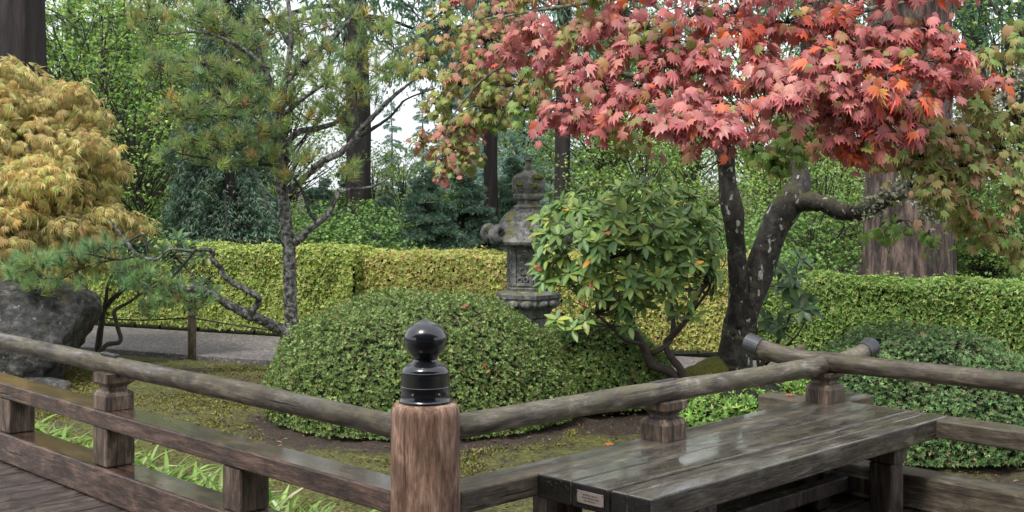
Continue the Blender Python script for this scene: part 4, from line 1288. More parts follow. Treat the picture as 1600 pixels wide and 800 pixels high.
# ------------------------------------------------------------------ golden lace-leaf maple
gb = P(30, 470, 13.6)
gb[2] = GROUND
gold = thing("lace_leaf_maple", "golden weeping lace-leaf maple behind the boulder", "tree", gb)
part("trunk", limb([(30, 585, 13.7, 0.13), (25, 480, 13.7, 0.11), (45, 380, 13.7, 0.09), (30, 280, 13.7, 0.07), (40, 190, 13.6, 0.03)], 6, 12, 0.05, 0.06), M_bark_rhodo, gold, True)
for s in ([(40, 400, 13.7, 0.06), (90, 330, 13.5, 0.045), (130, 290, 13.4, 0.03), (165, 330, 13.3, 0.012)], [(35, 330, 13.7, 0.06), (80, 240, 13.5, 0.04), (115, 200, 13.4, 0.015)],
          [(45, 380, 13.7, 0.05), (10, 300, 13.4, 0.04), (-50, 260, 13.2, 0.02)], [(45, 390, 13.7, 0.05), (60, 320, 13.2, 0.03), (50, 290, 12.9, 0.012)], [(40, 420, 13.7, 0.05), (110, 370, 13.3, 0.03), (190, 350, 13.2, 0.01)]):
    part("branch", limb(s, 6, 8, 0.06, 0.06), M_twig_dark, gold, True)
GOLD = [((0.63, 0.522, 0.219), 5), ((0.528, 0.478, 0.184), 4), ((0.731, 0.623, 0.311), 3), ((0.61, 0.422, 0.173), 1.2), ((0.406, 0.411, 0.139), 1.5)]
ORAN = [((0.656, 0.54, 0.202), 4), ((0.677, 0.436, 0.19), 2), ((0.617, 0.603, 0.226), 3)]
GRGO = [((0.503, 0.482, 0.166), 4), ((0.608, 0.516, 0.202), 3), ((0.399, 0.413, 0.131), 2)]
caps = [(-10, 165, 13.7, 0.62, GOLD), (60, 185, 13.5, 0.50, GOLD), (115, 190, 13.4, 0.42, GOLD), (40, 235, 13.2, 0.55, GOLD), (120, 245, 13.2, 0.45, GOLD), (135, 300, 13.2, 0.36, GRGO), (85, 290, 13.0, 0.45, GRGO),
        (55, 315, 12.75, 0.50, ORAN), (0, 300, 12.9, 0.55, GOLD), (-70, 230, 13.3, 0.6, GOLD), (160, 355, 13.1, 0.36, GOLD), (195, 362, 13.2, 0.24, GOLD), (90, 370, 12.8, 0.45, GOLD), (20, 380, 12.7, 0.5, GOLD), (-60, 360, 12.8, 0.6, GOLD),
        (130, 395, 12.9, 0.35, GRGO), (10, 430, 12.7, 0.4, GOLD), (70, 420, 12.7, 0.35, GRGO)]
tiers = []
for cx, cy, cd, r, pal in caps:
    tiers.append((P(cx, cy, cd), r * 0.95, pal))
    for k in range(int(9 * r)):
        u = norm(rng.normal(size=3) + np.array((0.2, -0.7, 0.2)))
        tiers.append((P(cx, cy, cd) + u * np.array((r, r, r * 0.72)) * 0.92, r * rng.uniform(0.3, 0.6), pal))
geos = []
T_lace = [leaf_lace(7, 62, 1), leaf_lace(7, 70, 2)]
for cen, r, pal in tiers:
    n = int(2100 * r * r + 12)
    u = randu(n)
    u[:, 2] = np.abs(u[:, 2]) * 1.25 - 0.25
    u = norm(u)
    off = u * np.array((r, r, r * 0.72)) * rng.uniform(0.6, 1.18, (n, 1))
    pos = cen + off
    down = np.array((0, 0, -1.0))
    tang = down - u * (u @ down)[:, None]
    d = norm(tang + u * 0.35 + rng.normal(size=(n, 3)) * 0.55 + np.array((0, 0, -0.45)))
    geos.append(scatter(T_lace[0], frames(d, u + rng.normal(size=(n, 3)) * 0.3), pos, 0.115 * rng.uniform(0.7, 1.2, n), pick(pal, n, 0.13)))
part("foliage", merge(geos), M_leaf, gold, kind="stuff")

# ------------------------------------------------------------------ pine
PD = 12.8
pb = P(456, 578, PD)
pb[2] = GROUND
pine = thing("pine_tree", "slender pine with grey mottled trunk and airy needle tufts beside the path", "tree", pb)
part("trunk", limb([(462, 582, PD, 0.082), (457, 545, PD, 0.075), (455, 500, PD, 0.071), (453, 450, PD, 0.066), (452, 400, PD, 0.066), (450, 370, PD, 0.064), (444, 320, PD, 0.059), (438, 270, PD, 0.054), (434, 220, PD, 0.051), (436, 185, PD, 0.048), (445, 130, PD, 0.037), (455, 60, PD, 0.030), (450, 0, PD, 0.021), (445, -60, PD, 0.010)], 8, 14, 0.04, 0.04), M_bark_pine, pine, True)
pine_br = [
    [(450, 522, PD, 0.06), (425, 508, PD - 0.1, 0.055), (400, 496, PD - 0.2, 0.052), (380, 488, PD - 0.25, 0.05), (350, 472, PD - 0.3, 0.046), (320, 455, PD - 0.4, 0.04), (295, 452, PD - 0.45, 0.036), (272, 455, PD - 0.5, 0.025)],
    [(392, 492, PD - 0.25, 0.034), (404, 470, PD - 0.3, 0.034), (398, 460, PD - 0.35, 0.032), (370, 445, PD - 0.4, 0.03), (350, 432, PD - 0.45, 0.028), (345, 420, PD - 0.45, 0.027), (332, 405, PD - 0.5, 0.025), (332, 392, PD - 0.5, 0.024), (318, 390, PD - 0.55, 0.02), (300, 392, PD - 0.6, 0.018), (265, 390, PD - 0.7, 0.014), (245, 405, PD - 0.75, 0.013), (215, 398, PD - 0.8, 0.018), (195, 375, PD - 0.8, 0.016), (178, 352, PD - 0.8, 0.012), (170, 340, PD - 0.8, 0.007)],
    [(308, 388, PD - 0.6, 0.016), (285, 415, PD - 0.6, 0.012), (262, 442, PD - 0.6, 0.008)],
    [(245, 405, PD - 0.75, 0.014), (232, 400, PD - 0.7, 0.014), (228, 375, PD - 0.7, 0.013), (218, 368, PD - 0.7, 0.012), (190, 385, PD - 0.75, 0.010)],
    [(215, 400, PD - 0.8, 0.014), (180, 405, PD - 0.8, 0.012), (140, 398, PD - 0.9, 0.010), (95, 395, PD - 1.0, 0.008), (60, 410, PD - 1.0, 0.006)],
    [(180, 405, PD - 0.8, 0.010), (130, 418, PD - 0.9, 0.008), (90, 440, PD - 1.0, 0.006)],
    [(460, 380, PD, 0.045), (480, 362, PD - 0.1, 0.038), (500, 345, PD - 0.1, 0.034), (512, 335, PD - 0.1, 0.03), (525, 310, PD - 0.1, 0.025), (535, 298, PD - 0.1, 0.02), (580, 292, PD - 0.2, 0.013), (612, 275, PD - 0.2, 0.008)],
    [(500, 345, PD - 0.1, 0.022), (485, 335, PD - 0.1, 0.02), (475, 305, PD - 0.1, 0.016), (462, 282, PD - 0.1, 0.014), (435, 272, PD - 0.1, 0.012)],
    [(452, 300, PD, 0.03), (500, 255, PD - 0.2, 0.035), (530, 240, PD - 0.2, 0.034), (556, 217, PD - 0.2, 0.032), (562, 205, PD - 0.2, 0.028), (585, 180, PD - 0.3, 0.026), (610, 155, PD - 0.3, 0.022), (640, 130, PD - 0.4, 0.012), (660, 118, PD - 0.4, 0.006)],
    [(556, 215, PD - 0.2, 0.02), (585, 200, PD - 0.2, 0.018), (612, 180, PD - 0.2, 0.014), (635, 155, PD - 0.2, 0.010), (680, 138, PD - 0.2, 0.006)],
    [(440, 230, PD, 0.03), (470, 205, PD + 0.1, 0.03), (500, 200, PD + 0.1, 0.028), (530, 188, PD + 0.1, 0.02), (545, 170, PD + 0.1, 0.012)],
    [(436, 190, PD, 0.03), (460, 165, PD - 0.1, 0.024), (500, 135, PD - 0.3, 0.018), (540, 112, PD - 0.4, 0.010)],
    [(445, 130, PD, 0.034), (480, 95, PD + 0.1, 0.028), (520, 60, PD + 0.2, 0.022), (555, 20, PD + 0.3, 0.014), (570, -20, PD + 0.3, 0.008)],
    [(438, 180, PD, 0.036), (415, 110, PD - 0.2, 0.03), (390, 85, PD - 0.3, 0.025), (360, 65, PD - 0.4, 0.02), (310, 50, PD - 0.5, 0.013), (250, 55, PD - 0.6, 0.007)],
    [(412, 108, PD - 0.2, 0.022), (370, 115, PD - 0.5, 0.018), (320, 100, PD - 0.6, 0.013), (270, 95, PD - 0.7, 0.008)],
    [(412, 105, PD - 0.2, 0.022), (400, 60, PD - 0.1, 0.018), (395, 10, PD, 0.012)],
    [(436, 210, PD, 0.028), (400, 195, PD - 0.4, 0.02), (350, 180, PD - 0.7, 0.014), (290, 185, PD - 0.9, 0.008)],
    [(437, 260, PD, 0.024), (400, 255, PD - 0.3, 0.016), (340, 250, PD - 0.6, 0.011), (280, 240, PD - 0.7, 0.007)],
    [(452, 70, PD, 0.026), (430, 30, PD + 0.3, 0.018), (415, -10, PD + 0.4, 0.010)],
    [(560, 205, PD - 0.2, 0.016), (556, 160, PD, 0.013), (562, 110, PD, 0.010), (575, 60, PD, 0.007)]]
for s in pine_br:
    part("branch", limb(s, 6, 9, 0.08, 0.12), M_bark_pine if s[0][3] >= 0.03 else M_twig_dark, pine, True)
tufts = [(300, 25, -0.5, 60, 30, 42), (240, 50, -0.6, 40, 30, 30), (350, 50, -0.3, 50, 30, 34), (410, 30, 0.2, 45, 30, 34), (470, 40, 0.2, 40, 35, 32), (530, 20, 0.3, 50, 22, 34), (590, 40, 0.3, 40, 30, 28), (560, 80, 0.1, 40, 30, 28),
         (250, 105, -0.7, 42, 28, 30), (320, 105, -0.6, 48, 26, 34), (380, 120, -0.4, 45, 24, 30), (470, 100, -0.1, 45, 30, 30), (520, 120, -0.4, 45, 25, 28), (600, 110, -0.2, 40, 25, 24),
         (280, 175, -0.8, 42, 26, 30), (340, 165, -0.7, 48, 26, 34), (400, 160, -0.4, 40, 26, 28), (450, 150, 0.0, 36, 24, 24), (320, 220, -0.7, 45, 22, 28), (375, 210, -0.5, 42, 24, 28), (425, 205, -0.2, 34, 24, 24), (270, 235, -0.7, 32, 18, 16), (340, 255, -0.6, 36, 14, 16), (410, 245, -0.3, 32, 20, 18),
         (475, 245, -0.2, 34, 16, 18), (455, 275, -0.2, 30, 14, 12), (545, 265, -0.2, 22, 16, 12), (520, 165, 0.0, 42, 24, 24), (560, 140, 0.0, 40, 26, 24), (490, 180, 0.0, 32, 22, 18), (545, 195, 0.0, 25, 18, 12), (640, 110, -0.3, 30, 18, 14), (400, 75, 0.0, 40, 26, 26), (510, 75, 0.1, 36, 26, 24),
         (230, 15, -0.6, 30, 22, 16), (620, 70, 0.2, 30, 26, 18),
         (70, 405, -1.0, 40, 16, 22), (120, 400, -0.9, 34, 16, 20), (170, 385, -0.8, 32, 18, 18), (60, 440, -1.0, 36, 16, 18), (30, 420, -1.0, 30, 20, 16), (130, 440, -0.9, 18, 12, 7), (215, 425, -0.8, 40, 18, 22), (265, 455, -0.6, 34, 20, 20), (240, 480, -0.6, 34, 14, 14), (295, 470, -0.5, 30, 14, 14), (205, 440, -0.7, 30, 14, 14), (320, 465, -0.4, 16, 12, 6)]
T_tuft = [needle_tuft(50, k, 0.05) for k in range(3)]
PGR = [((0.30, 0.39, 0.145), 5), ((0.36, 0.44, 0.145), 4), ((0.25, 0.36, 0.165), 4), ((0.46, 0.46, 0.15), 1.6), ((0.56, 0.40, 0.15), 0.4), ((0.52, 0.28, 0.13), 0.12)]
PGL = [((0.224, 0.381, 0.179), 5), ((0.291, 0.426, 0.179), 4), ((0.381, 0.47, 0.168), 2), ((0.56, 0.291, 0.123), 0.35)]
nodes = []
for s in pine_br:
    q = spline(np.array([list(P(a, b, d)) for a, b, d, r in s[1:]]), 5)
    nodes.append(q)
nodes = np.concatenate(nodes)
geos, tw = [], []
for px, py, dd, hw, hh, n in tufts:
    low = py > 350
    cen = P(px, py, PD + dd)
    n = int(n * (1.2 if low else 0.92))
    off = randu(n) * rng.uniform(0.15, 1, (n, 1)) ** 0.6 * np.array((hw * PD / F, 0.4, hh * PD / F))
    pos = cen + off
    dirs = norm(off * np.array((1.5, 0.8, 1.0))) * 0.5 + rng.normal(size=(n, 3)) * 0.3 + np.array((0, -0.15, 0.65))
    col = pick(PGL if low else PGR, n, 0.16)
    geos.append(scatter(T_tuft[n % 3], along(dirs), pos, rng.uniform(0.10, 0.15, n), col))
    hub = nodes[np.argmin(np.linalg.norm(nodes - cen, axis=1))]
    for p, dv in list(zip(pos, norm(dirs)))[::2]:
        q = hub + (cen - hub) * rng.uniform(0.3, 1.1)
        tw.append(tube(spline([q, (p + q) / 2 + rng.normal(size=3) * 0.03, p - dv * 0.08, p], 3), np.linspace(0.0055, 0.0025, 10), 4, 0))
part("foliage", merge(geos), M_needle, pine, kind="stuff")
part("twigs", merge(tw), M_twig_dark, pine, True, "stuff")

# ------------------------------------------------------------------ forest behind the hedge
T_blade = leaf_diamond(0.22, 0.05)
T_sp = spray(3, 0.26, 35, 9)
T_broad = leaf_diamond(0.72, 0.16)
T_maplef = leaf_palm(5, 105, 0.42, 0.3, 6, 2)

def conifer(label, H, R, zlow, r0, pal, nbr, seed, droop=0.5, leaf=0.26, dens=1.0, weep=0.6, group=None):
    rs = np.random.default_rng(seed)
    root = thing("conifer_tree", label, "tree", (0, 0, 0), 0, group)
    h = np.linspace(-0.3, H, 26)
    rad = r0 * (1 - h / (H * 1.03)) ** 0.75
    rad[0] *= 1.25
    path = np.column_stack([0.05 * np.sin(h * 0.5), 0.05 * np.cos(h * 0.4), h])
    part("trunk", tube(path, rad, 14, 0.04), M_bark_far, root, True, world_space=False)
    br, P3, D3 = [], [], []
    for k in range(nbr):
        f = rs.uniform(0, 1) ** 1.35
        z = zlow + (H - zlow) * f
        L = R * (1 - 0.85 * (z - zlow) / (H - zlow)) * rs.uniform(0.6, 1.1)
        a = rs.uniform(0, 6.283)
        o = np.array((math.cos(a), math.sin(a), 0))
        t = np.linspace(0, 1, 9)
        zz = z + L * (0.18 * t - droop * t * t)
        pts = np.column_stack([o[0] * L * t, o[1] * L * t, zz])
        pts[:, :2] += np.cumsum(rs.normal(size=(9, 2)), axis=0) * 0.02 * L
        br.append(tube(pts, np.linspace(0.014 * L + 0.012, 0.006, 9), 5, 0.05, False))
        n = int(75 * L * dens)
        tt = rs.uniform(0.18, 1.0, n) ** 0.8
        q = np.stack([np.interp(tt, t, pts[:, i]) for i in range(3)], -1)
        side = np.array((-o[1], o[0], 0))
        w = rs.normal(size=n) * 0.16 * L * (0.35 + 0.75 * np.sin(np.pi * np.minimum(tt * 0.9 + 0.1, 1)))
        q = q + side * w[:, None] + np.array((0, 0, -1.0)) * (np.abs(w) * 0.35 + rs.uniform(0, 0.32 * weep, n) * (0.4 + tt))[:, None]
        P3.append(q)
        D3.append(o * 0.55 + side * np.sign(w)[:, None] * 0.45 + np.array((0, 0, -weep)) + rs.normal(size=(n, 3)) * 0.25)
    p, d = np.concatenate(P3), np.concatenate(D3)
    p[:, 2] = np.maximum(p[:, 2], 0.05)
    part("branches", merge(br), M_bark_far, root, True, "stuff", False)
    part("crown", scatter(T_sp, along(d), p, leaf * rng.uniform(0.6, 1.25, len(p)), pick(pal, len(p), 0.2)), M_needle, root, False, "stuff", False)
    return root

def broadleaf(name, label, H, R, zlow, r0, pal, ncl, nleaf, seed, leaf=0.13, group=None, cat="tree"):
    rs = np.random.default_rng(seed)
    root = thing(name, label, cat, (0, 0, 0), 0, group)
    top = H * 0.8
    path = spline(np.column_stack([rs.normal(size=6) * 0.12 * H / 6, rs.normal(size=6) * 0.12 * H / 6, np.linspace(-0.2, top, 6)]), 5)
    part("trunk", tube(path, np.linspace(r0, r0 * 0.2, len(path)), 10, 0.05), M_bark_far, root, True, world_space=False)
    br, P3, D3, N3 = [], [], [], []
    for k in range(ncl):
        u = norm(rs.normal(size=3))
        rad = rs.uniform(0.45, 1.0)
        c_ = np.array((u[0] * R * rad, u[1] * R * rad, zlow + (H - zlow) * (0.5 + 0.5 * u[2] * rad)))
        j = min(int(len(path) * max(0.1, (c_[2] * 0.75) / H)), len(path) - 1)
        q = path[j]
        br.append(tube(spline([q, (q + c_) / 2 + rs.normal(size=3) * 0.1 * R, c_], 4), np.linspace(r0 * 0.28, 0.008, 9), 5, 0.05, False))
        n = nleaf
        cr = R * rs.uniform(0.2, 0.36)
        o = norm(rs.normal(size=(n, 3))) * rs.uniform(0.2, 1.0, (n, 1)) ** 0.5
        o = o * np.array((cr * 1.3, cr * 1.3, cr * 0.55))
        P3.append(c_ + o)
        D3.append(np.column_stack([o[:, :2] / cr, np.full(n, -0.45)]) + rs.normal(size=(n, 3)) * 0.4)
        N3.append(np.column_stack([o[:, :2] / cr * 0.5, np.full(n, 0.9)]) + rs.normal(size=(n, 3)) * 0.45)
    p = np.concatenate(P3)
    p[:, 2] = np.maximum(p[:, 2], 0.08)
    part("branches", merge(br), M_bark_far, root, True, "stuff", False)
    part("crown", scatter(T_maplef, frames(np.concatenate(D3), np.concatenate(N3)), p, leaf * rng.uniform(0.6, 1.2, len(p)), pick(pal, len(p), 0.18)), M_leaf, root, False, "stuff", False)
    return root

DARK = [((0.109, 0.171, 0.074), 5), ((0.079, 0.136, 0.066), 4), ((0.171, 0.228, 0.09), 2)]
HAZE_BLUE = [((0.338, 0.496, 0.4), 5), ((0.254, 0.4, 0.328), 4), ((0.464, 0.6, 0.516), 2)]  # distance haze painted into the needle colours of the far conifers
BLU2 = [((0.165, 0.29, 0.173), 5), ((0.116, 0.222, 0.144), 4), ((0.232, 0.367, 0.213), 2)]
LEAFG = [((0.252, 0.344, 0.066), 5), ((0.18, 0.262, 0.06), 4), ((0.396, 0.476, 0.089), 3), ((0.62, 0.559, 0.104), 0.6)]
LEAFB = [((0.225, 0.292, 0.06), 5), ((0.315, 0.362, 0.082), 4), ((0.15, 0.221, 0.049), 3), ((0.508, 0.385, 0.086), 0.7)]
LEAFD = [((0.158, 0.232, 0.054), 5), ((0.224, 0.302, 0.068), 4), ((0.12, 0.17, 0.048), 3)]
GC, GB = "dark conifers of the wood", "leafy trees of the wood"
kinds = {
    'hem': conifer("dark green drooping conifer among the trees behind the hedge", 17, 4.0, 1.2, 0.22, DARK, 70, 1, 0.45, 0.22, 0.38, 0.7, GC),
    'tall': conifer("tall conifer with bare lower trunk and hanging boughs", 21, 4.2, 5.6, 0.30, BLU2, 62, 2, 0.5, 0.22, 0.36, 0.9, "tall bare-trunked conifers"),
    'blue': conifer("conifer tinted pale blue-green as haze far behind the stone lantern", 15, 3.4, 0.4, 0.2, HAZE_BLUE, 120, 3, 0.35, 0.24, 0.6, 0.35, "pale far conifers"),
    'weep': conifer("narrow weeping blue-green spruce behind the yellow hedge", 9, 1.3, 0.5, 0.12, [((0.16, 0.25, 0.165), 5), ((0.115, 0.195, 0.13), 4), ((0.22, 0.32, 0.21), 2)], 100, 4, 1.0, 0.11, 3.4, 1.4),
    'young': conifer("young dark fir with low spreading boughs behind the golden hedge", 4.2, 2.2, 0.35, 0.09, [((0.18, 0.29, 0.19), 5), ((0.13, 0.225, 0.155), 4), ((0.25, 0.37, 0.25), 2)], 90, 5, 0.28, 0.17, 2.0, 0.3, "young firs"),
    'leaf': broadleaf("leafy_tree", "dense green leafy tree behind the hedge", 9.5, 3.4, 1.0, 0.14, LEAFG, 75, 50, 6, 0.125, GB),
    'bright': broadleaf("leafy_tree", "bright yellow-green leafy tree behind the hedge", 7.5, 2.8, 0.8, 0.11, LEAFB, 75, 60, 7, 0.12, "bright leafy trees of the wood"),
    'bush': broadleaf("woodland_shrub", "leafy green woodland shrub showing over the hedge", 2.6, 1.6, 0.1, 0.05, LEAFD, 55, 70, 8, 0.075, "woodland shrubs behind the hedge", "shrub"),
}
used = set()

def put(kind, px, d, sc=1.0, label=None, group=None):
    loc = (*(P(px, HOR, d)[:2]), GROUND)
    rz = random.uniform(0, 6.28)
    src = kinds[kind]
    if kind not in used:
        used.add(kind)
        src.location = loc
        src.rotation_euler = (0, 0, rz)
        src.scale = sc if hasattr(sc, "__len__") else (sc, sc, sc)
        if label:
            src["label"] = label
            if group is None and "group" in src:
                del src["group"]
        if group:
            src["group"] = group
        return src
    o = copy_tree(src, loc, rz, sc, label, group)
    if label and group is None and "group" in o:
        del o["group"]
    return o

LANDMARKS = [(120, "behind the golden weeping maple"), (300, "between the golden maple and the weeping spruce"), (410, "beside the weeping spruce"), (520, "behind the slender pine"),
             (600, "by the straight trunk behind the pine"), (745, "in the gap between pine and lantern"), (865, "behind the stone lantern"), (1000, "behind the rhododendron"),
             (1160, "behind the maple's left stem"), (1340, "behind the maple's fork"), (1500, "behind the massive furrowed trunk"), (9999, "past the massive furrowed trunk")]
KINDW = {'leaf': ("dense green leafy tree", "leafy trees of the wood"), 'bright': ("yellow-green leafy tree", "yellow-green trees of the wood"), 'hem': ("dark drooping conifer", "dark conifers of the wood"),
         'young': ("young blue-green fir with spreading boughs", "young firs"), 'blue': ("haze-tinted far-off conifer", "pale far conifers"), 'bush': ("leafy woodland shrub", "woodland shrubs")}

placed = {}

def put_all(kind, rows):
    for px, d, s in rows:
        where = next(w for lim, w in LANDMARKS if px < lim)
        size = "" if kind in ('blue', 'young', 'bush') else ("low " if s < 0.6 else "far tall " if d > 33 else "tall ")
        text, grp = KINDW[kind]
        o = put(kind, px, d, s, (size + text + " " + where).strip(), grp)
        placed.setdefault(o["label"], []).append((d, o))

put('weep', 355, 20.5)
put_all('leaf', [(150, 25, 0.66), (262, 28, 0.64), (85, 32, 0.78), (440, 31, 0.6), (180, 33, 0.9), (370, 33, 0.7), (110, 38, 1.0), (245, 42, 1.1), (950, 33, 0.8), (1060, 33, 0.8), (1200, 30, 0.75), (1590, 24, 0.75), (215, 21, 0.45), (320, 34, 0.7)])
put_all('bright', [(628, 27, 0.40), (585, 30, 0.42), (945, 30, 0.6), (1005, 24, 0.5), (1090, 25, 0.5), (1290, 19, 0.38), (1330, 23, 0.42), (1235, 22, 0.42), (1550, 17.5, 0.30), (1610, 18, 0.34), (120, 22, 0.45), (300, 26, 0.5)])
put_all('hem', [(190, 38, 0.9), (1320, 36, 0.9), (-30, 27, 0.8), (1600, 34, 0.9), (235, 31, 0.8), (115, 35, 0.9), (310, 40, 0.9)])
put('tall', 557, 27, 1.0, "tall conifer with straight brown trunk rising behind the slender pine")
put('tall', 765, 30, (0.62, 0.62, 1), "thin straight conifer trunk standing left of the stone lantern's jewel")
put('tall', 880, 26, (0.62, 0.62, 1), "straight dark conifer trunk standing just behind the stone lantern")
put('tall', 1265, 24, (0.7, 0.7, 1), "dark conifer trunk showing behind the maple's fork")
put('tall', 1522, 26, 1.0, "dark conifer trunk behind the maple's outer lichen-covered limb")
put('tall', 973, 34, (0.5, 0.5, 1), "thin conifer trunk behind the rhododendron's crown")
put('tall', 700, 46, (0.8, 0.8, 1.1), "tall conifer with hanging boughs far behind the golden hedge")
put_all('young', [(665, 25, 0.55), (725, 28, 0.6), (600, 24, 0.42), (805, 33, 0.65), (500, 23, 0.5), (420, 22, 0.42), (545, 31, 0.6)])
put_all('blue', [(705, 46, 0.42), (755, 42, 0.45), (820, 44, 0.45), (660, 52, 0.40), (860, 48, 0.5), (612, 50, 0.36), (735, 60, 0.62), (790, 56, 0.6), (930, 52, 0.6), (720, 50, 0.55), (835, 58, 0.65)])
put_all('bush', [(px + random.uniform(-20, 20), random.uniform(18.5, 23) if px < 1200 else random.uniform(15.6, 18), random.uniform(0.5, 0.75)) for px in range(-60, 1700, 70) if not (570 < px < 870 or 285 < px < 415 or 1315 < px < 1530)])
put_all('leaf', [(px + random.uniform(-25, 25), random.uniform(44, 58), random.uniform(0.42, 0.58)) for px in range(-60, 1700, 88) if not 540 < px < 760])

ORD = ["nearest the hedge", "second from hedge", "third from hedge", "fourth from hedge", "fifth from hedge", "sixth from hedge"]
for lab, lst in placed.items():                            # look-alikes behind the same landmark: told apart by their distance from the hedge
    if len(lst) > 1:
        for k, (d, o) in enumerate(sorted(lst, key=lambda t: t[0])):
            o["label"] = lab + ", " + ORD[min(k, 5)]

def big_trunk(name, label, px, d, r, H, seed, flare=1.25, bark=None):
    b = P(px, HOR, d)
    b[2] = GROUND
    root = thing(name, label, "tree", b)
    n, m = 90, 72
    h = np.linspace(-0.3, H, n)
    a = np.linspace(0, 6.283, m, endpoint=False)
    A, Hh = np.meshgrid(a, h)
    dirs = np.stack([np.cos(A), np.sin(A), Hh * 0.22], -1)
    base = r * (1 - 0.45 * np.clip(Hh / H, 0, 1)) * (1 + (flare - 1) * np.exp(-np.maximum(Hh, 0) / 0.8))
    groove = make_noise(seed, 9)(dirs * np.array((1, 1, 0.8))) * 0.02 + make_noise(seed + 1, 26)(dirs * np.array((1, 1, 1.0))) * 0.03
    rad = base * (1 + groove)
    V = np.stack([rad * np.cos(A), rad * np.sin(A), Hh], -1).reshape(-1, 3)
    i = np.arange(n - 1)[:, None] * m
    j = np.arange(m)[None]
    Q = np.stack([i + j, i + (j + 1) % m, i + m + (j + 1) % m, i + m + j], -1).reshape(-1, 4)
    part("trunk", (V, Q), bark or M_bark_fir, root, True, world_space=False)
    rs = np.random.default_rng(seed)
    br, P3, D3 = [], [], []
    for k in range(30):                                    # drooping boughs high on the stem
        z = rs.uniform(7.0, H)
        L = rs.uniform(2.0, 4.2)
        aa = rs.uniform(0, 6.283)
        o = np.array((math.cos(aa), math.sin(aa), 0))
        t = np.linspace(0, 1, 9)
        pts = np.column_stack([o[0] * L * t, o[1] * L * t, z + L * (0.12 * t - 0.6 * t * t)])
        br.append(tube(pts, np.linspace(0.05, 0.008, 9), 5, 0.05, False))
        nn = int(34 * L)
        tt = rs.uniform(0.2, 1, nn)
        q = np.stack([np.interp(tt, t, pts[:, c]) for c in range(3)], -1)
        side = np.array((-o[1], o[0], 0))
        w = rs.normal(size=nn) * 0.4
        P3.append(q + side * w[:, None] - np.array((0, 0, 1.0)) * rs.uniform(0, 0.45, nn)[:, None])
        D3.append(o * 0.4 + side * np.sign(w)[:, None] * 0.4 + np.array((0, 0, -0.9)) + rs.normal(size=(nn, 3)) * 0.25)
    part("branches", merge(br), M_bark_far, root, True, "stuff", False)
    p, d_ = np.concatenate(P3), np.concatenate(D3)
    part("crown", scatter(T_sp, along(d_), p, 0.22 * rng.uniform(0.6, 1.25, len(p)), pick(DARK, len(p), 0.2)), M_needle, root, False, "stuff", False)

big_trunk("fir_tree", "massive fir with deeply furrowed brown trunk right behind the green hedge", 1420, 16.6, 0.60, 17, 61, 1.08)
big_trunk("fir_tree", "large fir with dark ridged trunk rising behind the golden weeping maple", 14, 19.5, 0.60, 18, 71, 1.15, M_bark_far)

# ------------------------------------------------------------------ rope fence along the path
def bollard(label, px, py_base, h, r=0.045):
    b = G(px, py_base)
    root = thing("bollard", label, "bollard", b)
    part("shaft", lathe([(r, -0.15), (r, h * 0.8), (r * 0.99, h * 0.805)], 24), M_bollard, root, True, world_space=False)
    part("rope_groove", lathe([(r * 0.9, h * 0.806), (r * 0.9, h * 0.845)], 24), M_bollard, root, True, world_space=False)
    part("cap", lathe([(r * 1.02, h * 0.846), (r * 1.05, h * 0.87), (r * 1.05, h * 0.93), (r * 0.85, h * 0.985), (r * 0.4, h)], 24), M_bollard, root, True, world_space=False)
    return b

b1 = bollard("short wooden rope bollard standing at the edge of the path by the pine", 300, 562, 0.565)
b2 = bollard("wooden bollard top peeping over the crossed log handrails", 1251, 628, 0.51)
b2[2] = GROUND

def rope(label, pts):
    s = spline(pts, 14)
    o = link("rope", mesh_data("rope", *tube(s, 0.0085, 6, 0.04), M_rope, True))
    tag(o, label, "rope")

zr = GROUND + 0.46
rope("dark rope strung from the bollard towards the boulder", [(b1[0], b1[1], zr), (b1[0] - 0.75, b1[1] + 0.25, zr - 0.05), (b1[0] - 1.6, b1[1] + 0.6, zr - 0.02), (-6.6, 14.9, zr)])
rope("dark rope strung from the bollard past the pine", [(b1[0], b1[1], zr), (-2.9, 13.25, zr - 0.05), (-2.2, 12.85, zr - 0.08), (-1.2, 12.55, zr - 0.05), (0.0, 12.3, zr)])
rope("dark rope strung low behind the maple's foot", [(0.9, 12.0, zr - 0.05), (1.5, 11.75, zr - 0.14), (2.0, 11.5, zr - 0.1), (b2[0], b2[1], GROUND + 0.42)])

# ------------------------------------------------------------------ bamboo grass at the foot of the deck
n = 9000
aa, bb_ = rng.uniform(0.1, 5.6, n), rng.uniform(0.14, 1.0, n) ** 1.0
keep = rng.random(n) < np.clip(1.5 - bb_ * 1.1, 0.2, 1)
aa, bb_ = aa[keep], bb_[keep]
a2, b2_ = rng.uniform(0.12, 0.6, 2000), rng.uniform(0.1, 2.4, 2000)
aa, bb_ = np.concatenate([aa, a2]), np.concatenate([bb_, b2_])
xy = POST + aa[:, None] * UL + bb_[:, None] * UR
n = len(xy)
az_ = rng.uniform(0, 6.283, n)
lean = rng.uniform(0.3, 1.7, n)
d = np.column_stack([np.cos(az_) * lean, np.sin(az_) * lean, np.ones(n)])
pos = np.column_stack([xy + rng.normal(size=(n, 2)) * 0.02, GROUND + rng.uniform(0.0, 0.1, n)])
T_grass = leaf_oval(0.14, 3, 0.6, 0.1)
GRS = [((0.192, 0.307, 0.057), 5), ((0.141, 0.243, 0.045), 4), ((0.256, 0.358, 0.102), 3), ((0.384, 0.422, 0.256), 0.7), ((0.096, 0.173, 0.032), 2)]
g3 = scatter(T_grass, frames(d, np.array((0, 0, 1.0)) + rng.normal(size=(n, 3)) * 0.2), pos, rng.uniform(0.13, 0.26, n), pick(GRS, n, 0.15))
